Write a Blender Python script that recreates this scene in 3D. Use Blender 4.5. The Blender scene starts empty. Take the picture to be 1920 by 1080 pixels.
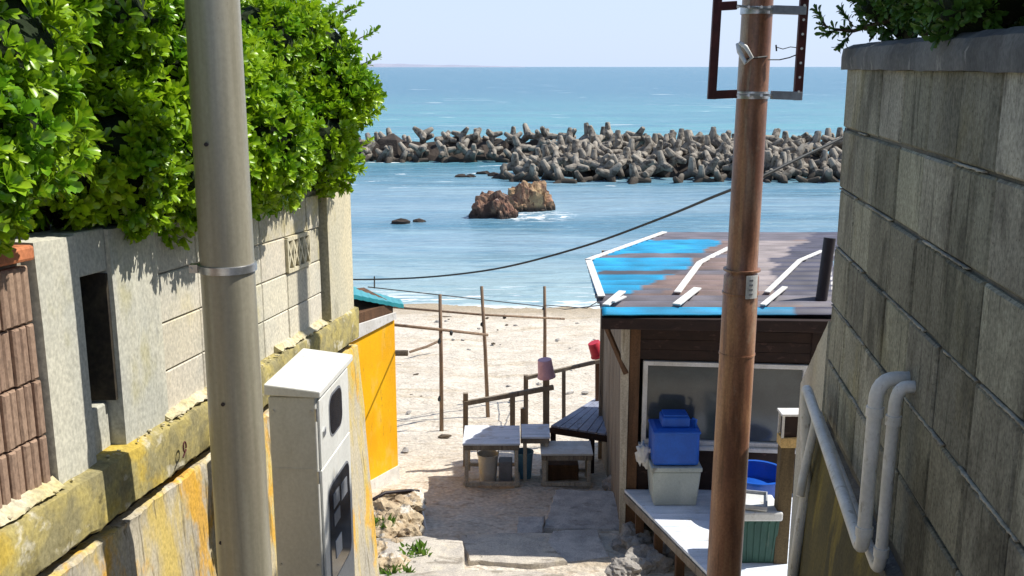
import bpy, bmesh, math, random
import numpy as np
from mathutils import Vector, Matrix, Quaternion, noise as mnoise
R = math.radians
rng = random.Random(7)
nrg = np.random.default_rng(11)
scn = bpy.context.scene
COL = scn.collection

# ---------------------------------------------------------------- camera, sky, sun, exposure
CZ = 8.0; PITCH = 12.32; F = 1900.0
cam = bpy.data.objects.new('camera', bpy.data.cameras.new('camera'))
COL.objects.link(cam); scn.camera = cam
cam.location = (0, 0, CZ); cam.rotation_euler = (R(90 - PITCH), 0, 0)
cam.data.sensor_width = 36; cam.data.lens = 36 * F / 1920
cam.data.clip_start = .05; cam.data.clip_end = 80000
SUN_AZ, SUN_EL = 78, 53
w = bpy.data.worlds.new('World'); scn.world = w; w.use_nodes = True
nt = w.node_tree; nt.nodes.clear()
sky = nt.nodes.new('ShaderNodeTexSky'); sky.sky_type = 'NISHITA'; sky.sun_disc = False
sky.sun_elevation = R(SUN_EL); sky.sun_rotation = R(SUN_AZ); sky.air_density = 1.0; sky.dust_density = 0.6; sky.ozone_density = 1.6
bg = nt.nodes.new('ShaderNodeBackground'); bg.inputs[1].default_value = .125
wo = nt.nodes.new('ShaderNodeOutputWorld')
tcw = nt.nodes.new('ShaderNodeTexCoord'); spw = nt.nodes.new('ShaderNodeSeparateXYZ'); nt.links.new(tcw.outputs['Generated'], spw.inputs[0])
mrw = nt.nodes.new('ShaderNodeMapRange'); mrw.interpolation_type = 'SMOOTHSTEP'; mrw.inputs[1].default_value = .0; mrw.inputs[2].default_value = .45; mrw.inputs[3].default_value = .92; mrw.inputs[4].default_value = 0
nt.links.new(spw.outputs[2], mrw.inputs[0])
mxw = nt.nodes.new('ShaderNodeMix'); mxw.data_type = 'RGBA'; nt.links.new(mrw.outputs[0], mxw.inputs[0]); nt.links.new(sky.outputs[0], mxw.inputs[6]); mxw.inputs[7].default_value = (4.25, 5.1, 6.65, 1)
nt.links.new(mxw.outputs[2], bg.inputs[0]); nt.links.new(bg.outputs[0], wo.inputs[0])
sun = bpy.data.objects.new('sun', bpy.data.lights.new('sun', 'SUN')); COL.objects.link(sun)
sun.data.energy = 5.0; sun.data.angle = R(.5); sun.data.color = (1, .95, .86)
sd = Vector((math.sin(R(SUN_AZ)) * math.cos(R(SUN_EL)), math.cos(R(SUN_AZ)) * math.cos(R(SUN_EL)), math.sin(R(SUN_EL))))
sun.rotation_euler = (-sd).to_track_quat('-Z', 'Y').to_euler(); sun.location = (20, 10, 30)
scn.view_settings.view_transform = 'Standard'; scn.view_settings.look = 'None'
scn.view_settings.exposure = 0.36; scn.view_settings.gamma = 1

# ---------------------------------------------------------------- survey helpers (photo measurements -> places)
ct, st = math.cos(R(PITCH)), math.sin(R(PITCH))
def ray(px, py):
    u, v = px - 960, py - 540
    return Vector((u, F * ct - v * st, -F * st - v * ct))
def at(px, py, Y):
    d = ray(px, py); t = Y / d.y
    return Vector((d.x * t, Y, CZ + d.z * t))
def onz(px, py, z):
    d = ray(px, py); t = (z - CZ) / d.z
    return Vector((d.x * t, d.y * t, z))

# ---------------------------------------------------------------- materials
def mk(name, c1, c2=None, scale=(4, 4, 4), rough=.8, bump=0, bscale=(30, 30, 30), metal=0, over=(), coord='world',
       spec=.3, lo=.35, hi=.65, detail=6, attr=None, trans=0, coat=0, tone=False, grain=None, gs=70):
    if grain is None: grain = .27 if rough > .75 else .10
    m = bpy.data.materials.new(name); m.use_nodes = True
    t = m.node_tree; N = t.nodes; L = t.links; b = N['Principled BSDF']
    b.inputs['Roughness'].default_value = rough; b.inputs['Metallic'].default_value = metal
    b.inputs['Specular IOR Level'].default_value = spec
    if coat: b.inputs['Coat Weight'].default_value = coat
    if coord == 'world':
        src = N.new('ShaderNodeNewGeometry').outputs['Position']
    else:
        src = N.new('ShaderNodeTexCoord').outputs['Object']
    def nz(sc, det=detail, off=0):
        mp = N.new('ShaderNodeMapping'); mp.inputs['Scale'].default_value = sc
        mp.inputs['Location'].default_value = (off, off * 1.7, off * .6)
        n = N.new('ShaderNodeTexNoise'); n.inputs['Scale'].default_value = 1; n.inputs['Detail'].default_value = det
        n.inputs['Roughness'].default_value = .6
        L.new(src, mp.inputs[0]); L.new(mp.outputs[0], n.inputs[0]); return n.outputs[0]
    def mr(s, a, z, inv=False):
        q = N.new('ShaderNodeMapRange'); q.interpolation_type = 'SMOOTHSTEP'
        q.inputs[1].default_value = a; q.inputs[2].default_value = z
        if inv: q.inputs[3].default_value = 1; q.inputs[4].default_value = 0
        L.new(s, q.inputs[0]); return q.outputs[0]
    def mul(a, c):
        q = N.new('ShaderNodeMath'); q.operation = 'MULTIPLY'
        L.new(a, q.inputs[0])
        if isinstance(c, (int, float)): q.inputs[1].default_value = c
        else: L.new(c, q.inputs[1])
        return q.outputs[0]
    def mix(f, a, c, mode='MIX'):
        q = N.new('ShaderNodeMix'); q.data_type = 'RGBA'; q.blend_type = mode
        if isinstance(f, (int, float)): q.inputs[0].default_value = f
        else: L.new(f, q.inputs[0])
        for k, x in ((6, a), (7, c)):
            if isinstance(x, tuple): q.inputs[k].default_value = (*x, 1)
            else: L.new(x, q.inputs[k])
        return q.outputs[2]
    if attr:
        a = N.new('ShaderNodeAttribute'); a.attribute_name = attr; base = a.outputs['Color']
        if c1: base = mix(mul(mr(nz(scale), lo, hi), .5), base, mix(1.0, base, c1, 'MULTIPLY'))
    else:
        base = mix(mr(nz(scale), lo, hi), c1, c2 or tuple(x * .8 for x in c1))
    for k, o in enumerate(over):
        f = mr(nz(o['s'], off=3.1 * k + 1.3), o.get('lo', .5), o.get('hi', .6))
        if 'm' in o:
            sp = N.new('ShaderNodeSeparateXYZ'); L.new(src, sp.inputs[0])
            for ax, a0, a1 in o['m']:
                f = mul(f, mr(sp.outputs[ax], min(a0, a1), max(a0, a1), a0 > a1))
        f = mul(f, o.get('a', 1.0))
        base = mix(f, base, o['c'])
    if grain:
        q = N.new('ShaderNodeMapRange'); q.inputs[1].default_value = .3; q.inputs[2].default_value = .7; q.inputs[3].default_value = 1 - grain; q.inputs[4].default_value = 1 + grain * .6
        L.new(nz((gs, gs, gs * .8), 3), q.inputs[0]); base = mix(1.0, base, q.outputs[0], 'MULTIPLY')
    if tone:
        ta = N.new('ShaderNodeAttribute'); ta.attribute_name = 'Tone'; base = mix(1.0, base, ta.outputs['Color'], 'MULTIPLY')
    L.new(base, b.inputs['Base Color'])
    if bump:
        bn = N.new('ShaderNodeBump'); bn.inputs['Strength'].default_value = min(1, bump * 10) if bump < .1 else 1
        bn.inputs['Distance'].default_value = bump
        L.new(nz(bscale, 8), bn.inputs['Height']); L.new(bn.outputs[0], b.inputs['Normal'])
    if trans:
        tr = N.new('ShaderNodeBsdfTranslucent'); L.new(base, tr.inputs[0])
        ms = N.new('ShaderNodeMixShader'); ms.inputs[0].default_value = trans
        out = N['Material Output']; L.new(b.outputs[0], ms.inputs[1]); L.new(tr.outputs[0], ms.inputs[2]); L.new(ms.outputs[0], out.inputs[0])
    m['_src'] = 0; del m['_src']
    return m

M = {}
M['sand'] = mk('sand', (.57, .51, .425), (.67, .61, .52), (1.2, 1.6, 1), .95, .09, (5, 8, 5), spec=.1, grain=.30, gs=22, over=[
    dict(c=(.40, .31, .22), s=(7, 10, 3), lo=.54, hi=.66, a=.55),
    dict(c=(.46, .37, .25), s=(.5, 2.2, 1), lo=.52, hi=.66, a=.55),
    dict(c=(.34, .27, .19), s=(3, 9, 3), lo=.60, hi=.70, a=.6),
    dict(c=(.33, .26, .17), s=(.2, .4, 1), lo=.2, hi=.4, m=[(2, .55, .05)], a=.75)])
M['stone_path'] = mk('stone_path', (.56, .51, .43), (.42, .385, .34), (5, 5, 5), .9, .03, (16, 16, 16), spec=.15, over=[
    dict(c=(.20, .17, .13), s=(1.5, 5, 3), lo=.56, hi=.64, a=.7), dict(c=(.62, .55, .42), s=(6, 6, 6), lo=.55, hi=.7, a=.6),
    dict(c=(.12, .11, .09), s=(14, 9, 10), lo=.64, hi=.70, a=.7)])
M['slab'] = mk('slab', (.54, .51, .47), (.38, .36, .34), (6, 6, 6), .9, .02, (25, 25, 25), spec=.15, over=[
    dict(c=(.18, .16, .14), s=(5, 9, 5), lo=.58, hi=.68, a=.5)])
M['cream_block'] = mk('cream_block', tone=True, c1=(.62, .57, .46), c2=(.50, .48, .41), scale=(2.2, 1.6, 2.2), rough=.92, bump=.006, bscale=(45, 45, 45), spec=.12, over=[
    dict(c=(.50, .42, .14), s=(2.4, 1.4, 1.6), lo=.50, hi=.66, a=.65), dict(c=(.33, .33, .31), s=(3, 3, 1.1), lo=.58, hi=.70, a=.45),
    dict(c=(.16, .15, .12), s=(22, 22, 16), lo=.66, hi=.74, a=.4)])
M['cream_plain'] = mk('cream_plain', (.60, .54, .38), (.50, .47, .36), (2.2, 1.6, 1.2), .92, .006, (45, 45, 45), spec=.12, over=[
    dict(c=(.50, .40, .12), s=(3, 2, 1.0), lo=.50, hi=.66, a=.6), dict(c=(.25, .24, .2), s=(8, 8, 2), lo=.6, hi=.72, a=.4)])
M['grey_render'] = mk('grey_render', (.46, .46, .40), (.58, .56, .46), (3, 2.4, 1.3), .92, .006, (30, 30, 24), spec=.12, over=[
    dict(c=(.42, .38, .17), s=(3, 3, 2), lo=.56, hi=.72, a=.5), dict(c=(.28, .29, .28), s=(9, 9, 3), lo=.6, hi=.72, a=.4)])
M['ledge'] = mk('ledge', (.42, .35, .13), (.27, .24, .13), (7, 6, 7), .95, .02, (40, 40, 40), spec=.1, over=[
    dict(c=(.20, .18, .10), s=(14, 10, 14), lo=.50, hi=.62, a=.6),
    dict(c=(.62, .58, .46), s=(7, 5, 7), lo=.58, hi=.66, a=.7), dict(c=(.13, .11, .05), s=(9, 7, 9), lo=.62, hi=.70, a=.7),
    dict(c=(.55, .38, .04), s=(2.5, 2, 2), lo=.56, hi=.64, a=.6)])
M['crumb'] = mk('crumb', (.56, .51, .38), (.48, .42, .22), (5, 4, 5), .95, .02, (30, 30, 30), spec=.1)
M['lower_wall'] = mk('lower_wall', (.52, .46, .33), (.40, .37, .31), (3, 2, .8), .92, .01, (30, 30, 12), spec=.12, over=[
    dict(c=(.60, .44, .07), s=(5, 4.0, 1.3), lo=.46, hi=.62, a=.7), dict(c=(.68, .37, .03), s=(4, 3.4, 1.8), lo=.54, hi=.62, a=.8),
    dict(c=(.60, .57, .48), s=(8, 6, .9), lo=.58, hi=.66, a=.6),
    dict(c=(.12, .10, .05), s=(36, 30, 1.4), lo=.57, hi=.64, a=.65)])
M['dark_joint_and_shade'] = mk('dark_joint_and_shade', (.055, .045, .03), (.03, .025, .02), (20, 20, 20), .95, .01, (30, 30, 30))  # joint colour, also used as painted shade in the slot
M['mortar'] = mk('mortar', (.36, .33, .27), (.28, .26, .21), (12, 12, 12), .95, .004)
M['brown_block'] = mk('brown_block', (.36, .25, .18), (.28, .19, .14), (5, 5, 3), .92, .012, (60, 60, 40), spec=.1, over=[
    dict(c=(.17, .12, .09), s=(30, 30, 8), lo=.56, hi=.66, a=.6)])
M['terracotta'] = mk('terracotta', (.55, .20, .09), (.42, .15, .07), (8, 8, 8), .8, .006)
M['grey_block'] = mk('grey_block', (.37, .365, .30), (.25, .245, .20), (2.2, 2.2, 1.4), .93, .007, (40, 40, 40), spec=.15, tone=True, grain=.38, over=[
    dict(c=(.085, .08, .065), s=(5, 4, 1.6), lo=.48, hi=.64, a=.65),
    dict(c=(.42, .41, .33), s=(7, 5.5, 2.2), lo=.52, hi=.66, a=.7),
    dict(c=(.27, .24, .12), s=(2.5, 2, 1.2), lo=.52, hi=.68, a=.5),
    dict(c=(.07, .068, .055), s=(40, 30, 2.2), lo=.58, hi=.66, a=.55), dict(c=(.10, .095, .08), s=(60, 60, 60), lo=.60, hi=.66, a=.6)])
M['grey_mortar'] = mk('grey_mortar', (.10, .098, .085), (.18, .175, .15), (3, 3, 3), .95, .006)
M['mortar_lip'] = mk('mortar_lip', (.46, .44, .37), (.22, .21, .18), (4, 4, 4), .95, .006)
M['cap'] = mk('cap', (.17, .17, .165), (.09, .09, .088), (3, 3, 2), .9, .008, (35, 35, 20), over=[
    dict(c=(.36, .35, .32), s=(9, 9, 5), lo=.58, hi=.66, a=.5)])
M['mossy'] = mk('mossy', (.17, .145, .06), (.10, .09, .05), (3, 2, 1), .95, .01, (25, 25, 12), over=[
    dict(c=(.32, .25, .06), s=(5, 4, .8), lo=.54, hi=.64, a=.6), dict(c=(.06, .055, .04), s=(8, 6, .7), lo=.56, hi=.66, a=.7)])
M['pole_grey'] = mk('pole_grey', (.335, .31, .235), (.235, .215, .155), (14, 14, .6), .36, .0015, (60, 60, 6), metal=.0, spec=.7, over=[
    dict(c=(.28, .24, .18), s=(12, 12, 1.0), lo=.55, hi=.7, a=.5), dict(c=(.16, .12, .08), s=(60, 60, 30), lo=.68, hi=.74, a=.6)])
M['pole_brown'] = mk('pole_brown', (.32, .15, .08), (.17, .07, .04), (12, 12, 2.2), .42, .003, (50, 50, 14), spec=.6, grain=.25, over=[
    dict(c=(.36, .27, .19), s=(7, 7, 3), lo=.56, hi=.66, a=.6),
    dict(c=(.40, .22, .11), s=(12, 12, 1.0), lo=.54, hi=.64, a=.6), dict(c=(.10, .04, .02), s=(18, 18, 1.6), lo=.58, hi=.68, a=.6),
    dict(c=(.36, .30, .22), s=(9, 9, 1.0), lo=.50, hi=.62, m=[(2, 6.9, 7.6)], a=.7)])
M['steel'] = mk('steel', (.55, .56, .58), (.40, .41, .42), (20, 20, 20), .35, .001, metal=.8)
M['rust_bar'] = mk('rust_bar', (.10, .028, .026), (.06, .018, .018), (14, 14, 8), .6, .002)
M['grey_paint'] = mk('grey_paint', (.33, .35, .38), (.24, .25, .27), (12, 12, 12), .5)
M['white_enamel'] = mk('white_enamel', (.74, .74, .70), (.66, .66, .62), (6, 6, 3), .4, spec=.45, over=[
    dict(c=(.45, .40, .30), s=(25, 25, 5), lo=.62, hi=.72, a=.5)])
M['beige_metal'] = mk('beige_metal', (.60, .60, .56), (.54, .54, .50), (5, 5, 2), .5, spec=.4, over=[
    dict(c=(.30, .25, .17), s=(18, 18, 4), lo=.62, hi=.72, a=.4)])
M['black_glass'] = mk('black_glass', (.012, .014, .02), (.02, .022, .03), (3, 3, 3), .08, spec=.6)
M['hut_glass'] = mk('hut_glass', (.07, .085, .09), (.045, .055, .06), (1.5, 1, 2), .12, spec=.6)
M['meter_grey'] = mk('meter_grey', (.22, .23, .25), (.16, .17, .19), (8, 8, 8), .5)
M['meter_white'] = mk('meter_white', (.62, .63, .64), (.55, .55, .56), (8, 8, 8), .4)
M['yellow'] = mk('yellow', (.92, .49, .006), (.84, .41, .006), (3, 3, 1.6), .6, .004, (8, 8, 5), over=[
    dict(c=(.84, .55, .12), s=(5, 5, 2.2), lo=.54, hi=.70, a=.5), dict(c=(.40, .22, .04), s=(26, 26, 5), lo=.62, hi=.68, a=.6),
    dict(c=(.66, .36, .06), s=(18, 18, 3), lo=.62, hi=.72, a=.35)])
M['white_paint'] = mk('white_paint', (.72, .71, .68), (.60, .58, .54), (6, 6, 6), .6, .002, over=[
    dict(c=(.38, .34, .28), s=(20, 20, 9), lo=.60, hi=.70, a=.5)])
M['teal'] = mk('teal', (.03, .26, .30), (.05, .33, .37), (6, 6, 6), .4, spec=.5)
M['roof'] = mk('roof', (.72, .70, .72), None, (4, 22, 4), .42, .002, (30, 60, 30), attr='Col', spec=.5)
M['wood_grey'] = mk('wood_grey', (.30, .255, .20), (.20, .165, .125), (10, 10, 1.2), .9, .004, (50, 50, 6), over=[
    dict(c=(.08, .06, .045), s=(26, 26, 1.6), lo=.57, hi=.66, a=.7)])
M['wood_pale'] = mk('wood_pale', (.52, .47, .38), (.40, .35, .28), (12, 12, 2), .9, .004, (50, 50, 8), over=[
    dict(c=(.20, .16, .11), s=(26, 26, 2), lo=.58, hi=.67, a=.6)])
M['wood_dark'] = mk('wood_dark', (.034, .018, .014), (.022, .012, .010), (6, 6, 14), .7, .006, (30, 30, 40), over=[
    dict(c=(.10, .055, .048), s=(9, 9, 20), lo=.58, hi=.68, a=.5)])
M['wood_brown'] = mk('wood_brown', (.16, .085, .045), (.10, .055, .03), (14, 14, 2), .8, .004, (50, 50, 8))
M['post_wood'] = mk('post_wood', (.13, .095, .05), (.085, .062, .035), (14, 14, 2), .9, .004, (50, 50, 8))
M['new_wood'] = mk('new_wood', (.60, .42, .18), (.48, .32, .13), (14, 14, 3), .8)
M['wood_blue'] = mk('wood_blue', (.30, .33, .42), (.22, .24, .32), (8, 3, 8), .7, .003, over=[
    dict(c=(.12, .11, .13), s=(14, 4, 14), lo=.58, hi=.66, a=.6)])
M['deck_white'] = mk('deck_white', (.76, .80, .88), (.60, .66, .74), (3, 14, 3), .6, .002, (20, 60, 20), over=[  # white boards with the blue of the skylight put into the colour
    dict(c=(.25, .22, .20), s=(6, 22, 6), lo=.62, hi=.70, a=.7), dict(c=(.42, .38, .32), s=(3, 3, 3), lo=.58, hi=.7, a=.5)])
M['blue_plastic'] = mk('blue_plastic', (.006, .10, .50), (.005, .08, .42), (5, 5, 5), .55, .001, spec=.5)
M['blue_tub'] = mk('blue_tub', (.012, .10, .50), (.01, .085, .42), (5, 5, 5), .35, spec=.5)
M['pale_blue'] = mk('pale_blue', (.14, .32, .46), (.10, .26, .40), (5, 5, 5), .4)
M['foam_box'] = mk('foam_box', (.46, .50, .46), (.36, .40, .38), (4, 4, 1.5), .75, .003, (90, 90, 90), over=[
    dict(c=(.16, .14, .10), s=(10, 10, 3), lo=.60, hi=.68, a=.7)])
M['green_plastic'] = mk('green_plastic', (.035, .105, .08), (.024, .075, .06), (4, 4, 2), .5, .002, over=[
    dict(c=(.16, .18, .14), s=(14, 14, 3), lo=.60, hi=.70, a=.5)])
M['white_plastic'] = mk('white_plastic', (.66, .67, .66), (.55, .56, .54), (5, 5, 5), .45, over=[
    dict(c=(.32, .27, .2), s=(14, 14, 8), lo=.60, hi=.70, a=.5)])
M['pvc'] = mk('pvc', (.78, .78, .76), (.66, .66, .63), (9, 9, 5), .45, .001, over=[
    dict(c=(.28, .25, .19), s=(26, 26, 12), lo=.58, hi=.68, a=.6)])
M['pink'] = mk('pink', (.68, .42, .50), (.56, .34, .42), (9, 9, 9), .6)
M['red'] = mk('red', (.62, .04, .07), (.48, .03, .05), (9, 9, 9), .5)
M['rubber'] = mk('rubber', (.025, .03, .035), (.035, .04, .04), (9, 9, 9), .6)
M['bamboo'] = mk('bamboo', (.25, .17, .11), (.16, .11, .075), (20, 20, 4), .8)
M['black_pipe'] = mk('black_pipe', (.02, .016, .02), (.03, .022, .028), (9, 9, 3), .5)
M['tarp'] = mk('tarp', (.75, .74, .72), (.62, .62, .60), (6, 6, 6), .7, .01, (12, 12, 12))
M['leaf'] = mk('leaf', (.340, .520, .014), (.120, .290, .010), (4.6, 4.6, 4.6), .34, trans=.28, spec=.45, over=[
    dict(c=(.36, .52, .02), s=(14, 14, 14), lo=.50, hi=.66, a=.7), dict(c=(.035, .10, .012), s=(30, 30, 30), lo=.55, hi=.65, a=.5)])
M['leaf_shaded'] = mk('leaf_shaded', (.075, .170, .022), (.040, .105, .018), (5, 5, 5), .4, trans=.12, spec=.35, over=[  # leaf colour darkened for the shade the shrub stands in
    dict(c=(.08, .15, .02), s=(20, 20, 20), lo=.58, hi=.70, a=.6)])
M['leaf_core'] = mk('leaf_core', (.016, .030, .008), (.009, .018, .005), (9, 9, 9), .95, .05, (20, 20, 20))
M['bark'] = mk('bark', (.12, .09, .06), (.07, .055, .04), (14, 14, 5), .95, .006)
M['weed'] = mk('weed', (.16, .28, .03), (.10, .22, .03), (20, 20, 20), .5, trans=.3)
M['sea_rock_red'] = mk('sea_rock_red', (.22, .11, .075), (.32, .20, .13), (1.2, 1.2, 1.2), .9, .18, (3, 3, 3), over=[
    dict(c=(.06, .03, .025), s=(2.4, 2.4, 1.4), lo=.46, hi=.58, a=.85), dict(c=(.48, .36, .30), s=(3, 3, 3), lo=.60, hi=.7, a=.6)])
M['boulder'] = mk('boulder', (.52, .42, .28), (.38, .29, .19), (4, 4, 4), .92, .03, (12, 12, 12), over=[
    dict(c=(.70, .66, .58), s=(5, 5, 5), lo=.54, hi=.62, a=.8), dict(c=(.15, .10, .07), s=(9, 9, 9), lo=.60, hi=.68, a=.7)])
M['boulder_grey'] = mk('boulder_grey', (.36, .34, .31), (.26, .24, .22), (4, 4, 4), .92, .03, (12, 12, 12), over=[
    dict(c=(.14, .12, .10), s=(9, 9, 9), lo=.58, hi=.68, a=.6)])
M['sea_rock'] = mk('sea_rock', (.34, .19, .12), (.44, .32, .17), (.9, .9, .9), .9, .18, (3, 3, 3), over=[
    dict(c=(.10, .05, .04), s=(2.4, 2.4, 1.4), lo=.52, hi=.62, a=.8), dict(c=(.48, .40, .32), s=(3, 3, 3), lo=.60, hi=.7, a=.6)])
M['tetra'] = mk('tetra', (.36, .325, .27), (.20, .175, .145), (1.2, 1.2, 1.2), .92, .04, (7, 7, 7), coord='object', over=[
    dict(c=(.05, .04, .032), s=(2.0, 2.0, 2.0), lo=.48, hi=.62, a=.8)])
M['core_rock'] = mk('core_rock', (.07, .055, .045), (.04, .032, .027), (1, 1, 1), .95, .1, (3, 3, 3))
M['earth'] = mk('earth', (.14, .11, .07), (.09, .07, .045), (2, 2, 2), .95, .03)
M['hazed_hill'] = mk('hazed_hill', (.30, .33, .42), (.34, .36, .44), (.001, .001, .001), 1, spec=0)  # grey-blue carries the distance haze in the colour

def wet_band(m, z0, z1, c):
    t = m.node_tree; N = t.nodes; L = t.links; b = N['Principled BSDF']; old = b.inputs['Base Color'].links[0].from_socket
    g = N.new('ShaderNodeNewGeometry'); sp = N.new('ShaderNodeSeparateXYZ'); L.new(g.outputs['Position'], sp.inputs[0])
    q = N.new('ShaderNodeMapRange'); q.interpolation_type = 'SMOOTHSTEP'; q.inputs[1].default_value = z0; q.inputs[2].default_value = z1; L.new(sp.outputs[2], q.inputs[0])
    x = N.new('ShaderNodeMix'); x.data_type = 'RGBA'; L.new(q.outputs[0], x.inputs[0]); x.inputs[6].default_value = (*c, 1); L.new(old, x.inputs[7]); L.new(x.outputs[2], b.inputs['Base Color'])
wet_band(M['tetra'], .15, 1.0, (.055, .045, .035)); wet_band(M['sea_rock'], .12, .45, (.06, .045, .035)); wet_band(M['sea_rock_red'], .12, .45, (.05, .035, .03))
def sea_material():
    m = bpy.data.materials.new('sea_water'); m.use_nodes = True; t = m.node_tree; N = t.nodes; L = t.links
    b = N['Principled BSDF']
    g = N.new('ShaderNodeNewGeometry').outputs['Position']
    def nz(sc, det=5, rough=.55, warp=0):
        mp = N.new('ShaderNodeMapping'); mp.inputs['Scale'].default_value = sc
        n = N.new('ShaderNodeTexNoise'); n.inputs['Scale'].default_value = 1; n.inputs['Detail'].default_value = det
        n.inputs['Roughness'].default_value = rough; n.inputs['Distortion'].default_value = warp
        L.new(g, mp.inputs[0]); L.new(mp.outputs[0], n.inputs[0]); return n.outputs[0]
    def mr(s, a, z, o0=0, o1=1):
        q = N.new('ShaderNodeMapRange'); q.interpolation_type = 'SMOOTHSTEP'
        for k, x in enumerate((a, z, o0, o1)): q.inputs[k + 1].default_value = x
        L.new(s, q.inputs[0]); return q.outputs[0]
    def ma(op, a, c):
        q = N.new('ShaderNodeMath'); q.operation = op
        for k, x in enumerate((a, c)):
            if isinstance(x, (int, float)): q.inputs[k].default_value = x
            else: L.new(x, q.inputs[k])
        return q.outputs[0]
    def mix(f, a, c):
        q = N.new('ShaderNodeMix'); q.data_type = 'RGBA'; L.new(f, q.inputs[0])
        for k, x in ((6, a), (7, c)):
            if isinstance(x, tuple): q.inputs[k].default_value = (*x, 1)
            else: L.new(x, q.inputs[k])
        return q.outputs[2]
    sp = N.new('ShaderNodeSeparateXYZ'); L.new(g, sp.inputs[0]); Y = sp.outputs[1]
    # shallow green-blue near the sand, bluer in the lagoon, turquoise and deeper beyond the breakwater
    c = mix(mr(nz((.05, .16, 1)), .38, .62), (.18, .31, .41), (.24, .37, .46))
    c = mix(mr(Y, 60, 110), c, (.06, .27, .31))
    c = mix(mr(Y, 110, 360), c, (.018, .15, .24))
    c = mix(ma('MULTIPLY', mr(nz((.02, .09, 1), 6, .6, .5), .44, .6), .6), c, (.03, .16, .25))
    c = mix(mr(Y, 34, 48, .7, 0), c, (.40, .52, .52))
    c = mix(ma('MULTIPLY', mr(nz((.9, 3.0, 1), 4, .6), .56, .66), mr(Y, 60, 140, .45, 0)), c, (.34, .50, .58))
    c = mix(ma('MULTIPLY', mr(nz((.10, 1.1, 1), 6, .66, .4), .54, .64), mr(Y, 95, 420, .5, .0)), c, (.32, .48, .54))
    c = mix(ma('MULTIPLY', mr(nz((.35, 1.8, 1), 5, .66, .4), .52, .64), mr(Y, 36, 95, .5, .25)), c, (.10, .23, .33))
    # foam: shore wash, crests
    shore = ma('MULTIPLY', mr(nz((.35, 2.4, 1), 7, .65, .8), .55, .60), mr(Y, 35.2, 38.0, .8, 0))
    wash = mr(ma('ADD', Y, ma('MULTIPLY', nz((.3, .3, 1), 4), 3.0)), 34.9, 35.7, .75, 0)
    crest = ma('MULTIPLY', mr(nz((.035, .30, 1), 8, .62, .6), .655, .70), mr(Y, 90, 100))
    lag = ma('MULTIPLY', mr(nz((.22, .9, 1), 8, .65, .6), .63, .70), mr(Y, 62, 68))
    lag = ma('MULTIPLY', lag, mr(Y, 100, 110, 1, 0))
    ds = N.new('ShaderNodeVectorMath'); ds.operation = 'DISTANCE'; L.new(g, ds.inputs[0]); ds.inputs[1].default_value = (1.3, 55.2, 0)
    rf = ma('MULTIPLY', mr(ds.outputs['Value'], 1.2, 2.8, .9, 0), mr(nz((1.2, 2.2, 1), 7, .68, .5), .50, .58))
    lag = ma('MAXIMUM', lag, rf)
    fo = ma('MAXIMUM', ma('MAXIMUM', shore, wash), ma('MAXIMUM', crest, lag))
    c = mix(fo, c, (.78, .80, .80))
    L.new(c, b.inputs['Base Color'])
    L.new(mr(fo, 0, 1, .22, .8), b.inputs['Roughness'])
    b.inputs['IOR'].default_value = 1.33
    h1 = nz((1.1, 3.2, 1), 6, .6, .4); h2 = nz((.12, .5, 1), 4, .55, .4)
    h = ma('ADD', ma('MULTIPLY', h1, .16), ma('MULTIPLY', h2, .9))
    bn = N.new('ShaderNodeBump'); bn.inputs['Strength'].default_value = .75; bn.inputs['Distance'].default_value = 1.0
    L.new(h, bn.inputs['Height']); L.new(bn.outputs[0], b.inputs['Normal'])
    return m
M['sea'] = sea_material()

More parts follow.
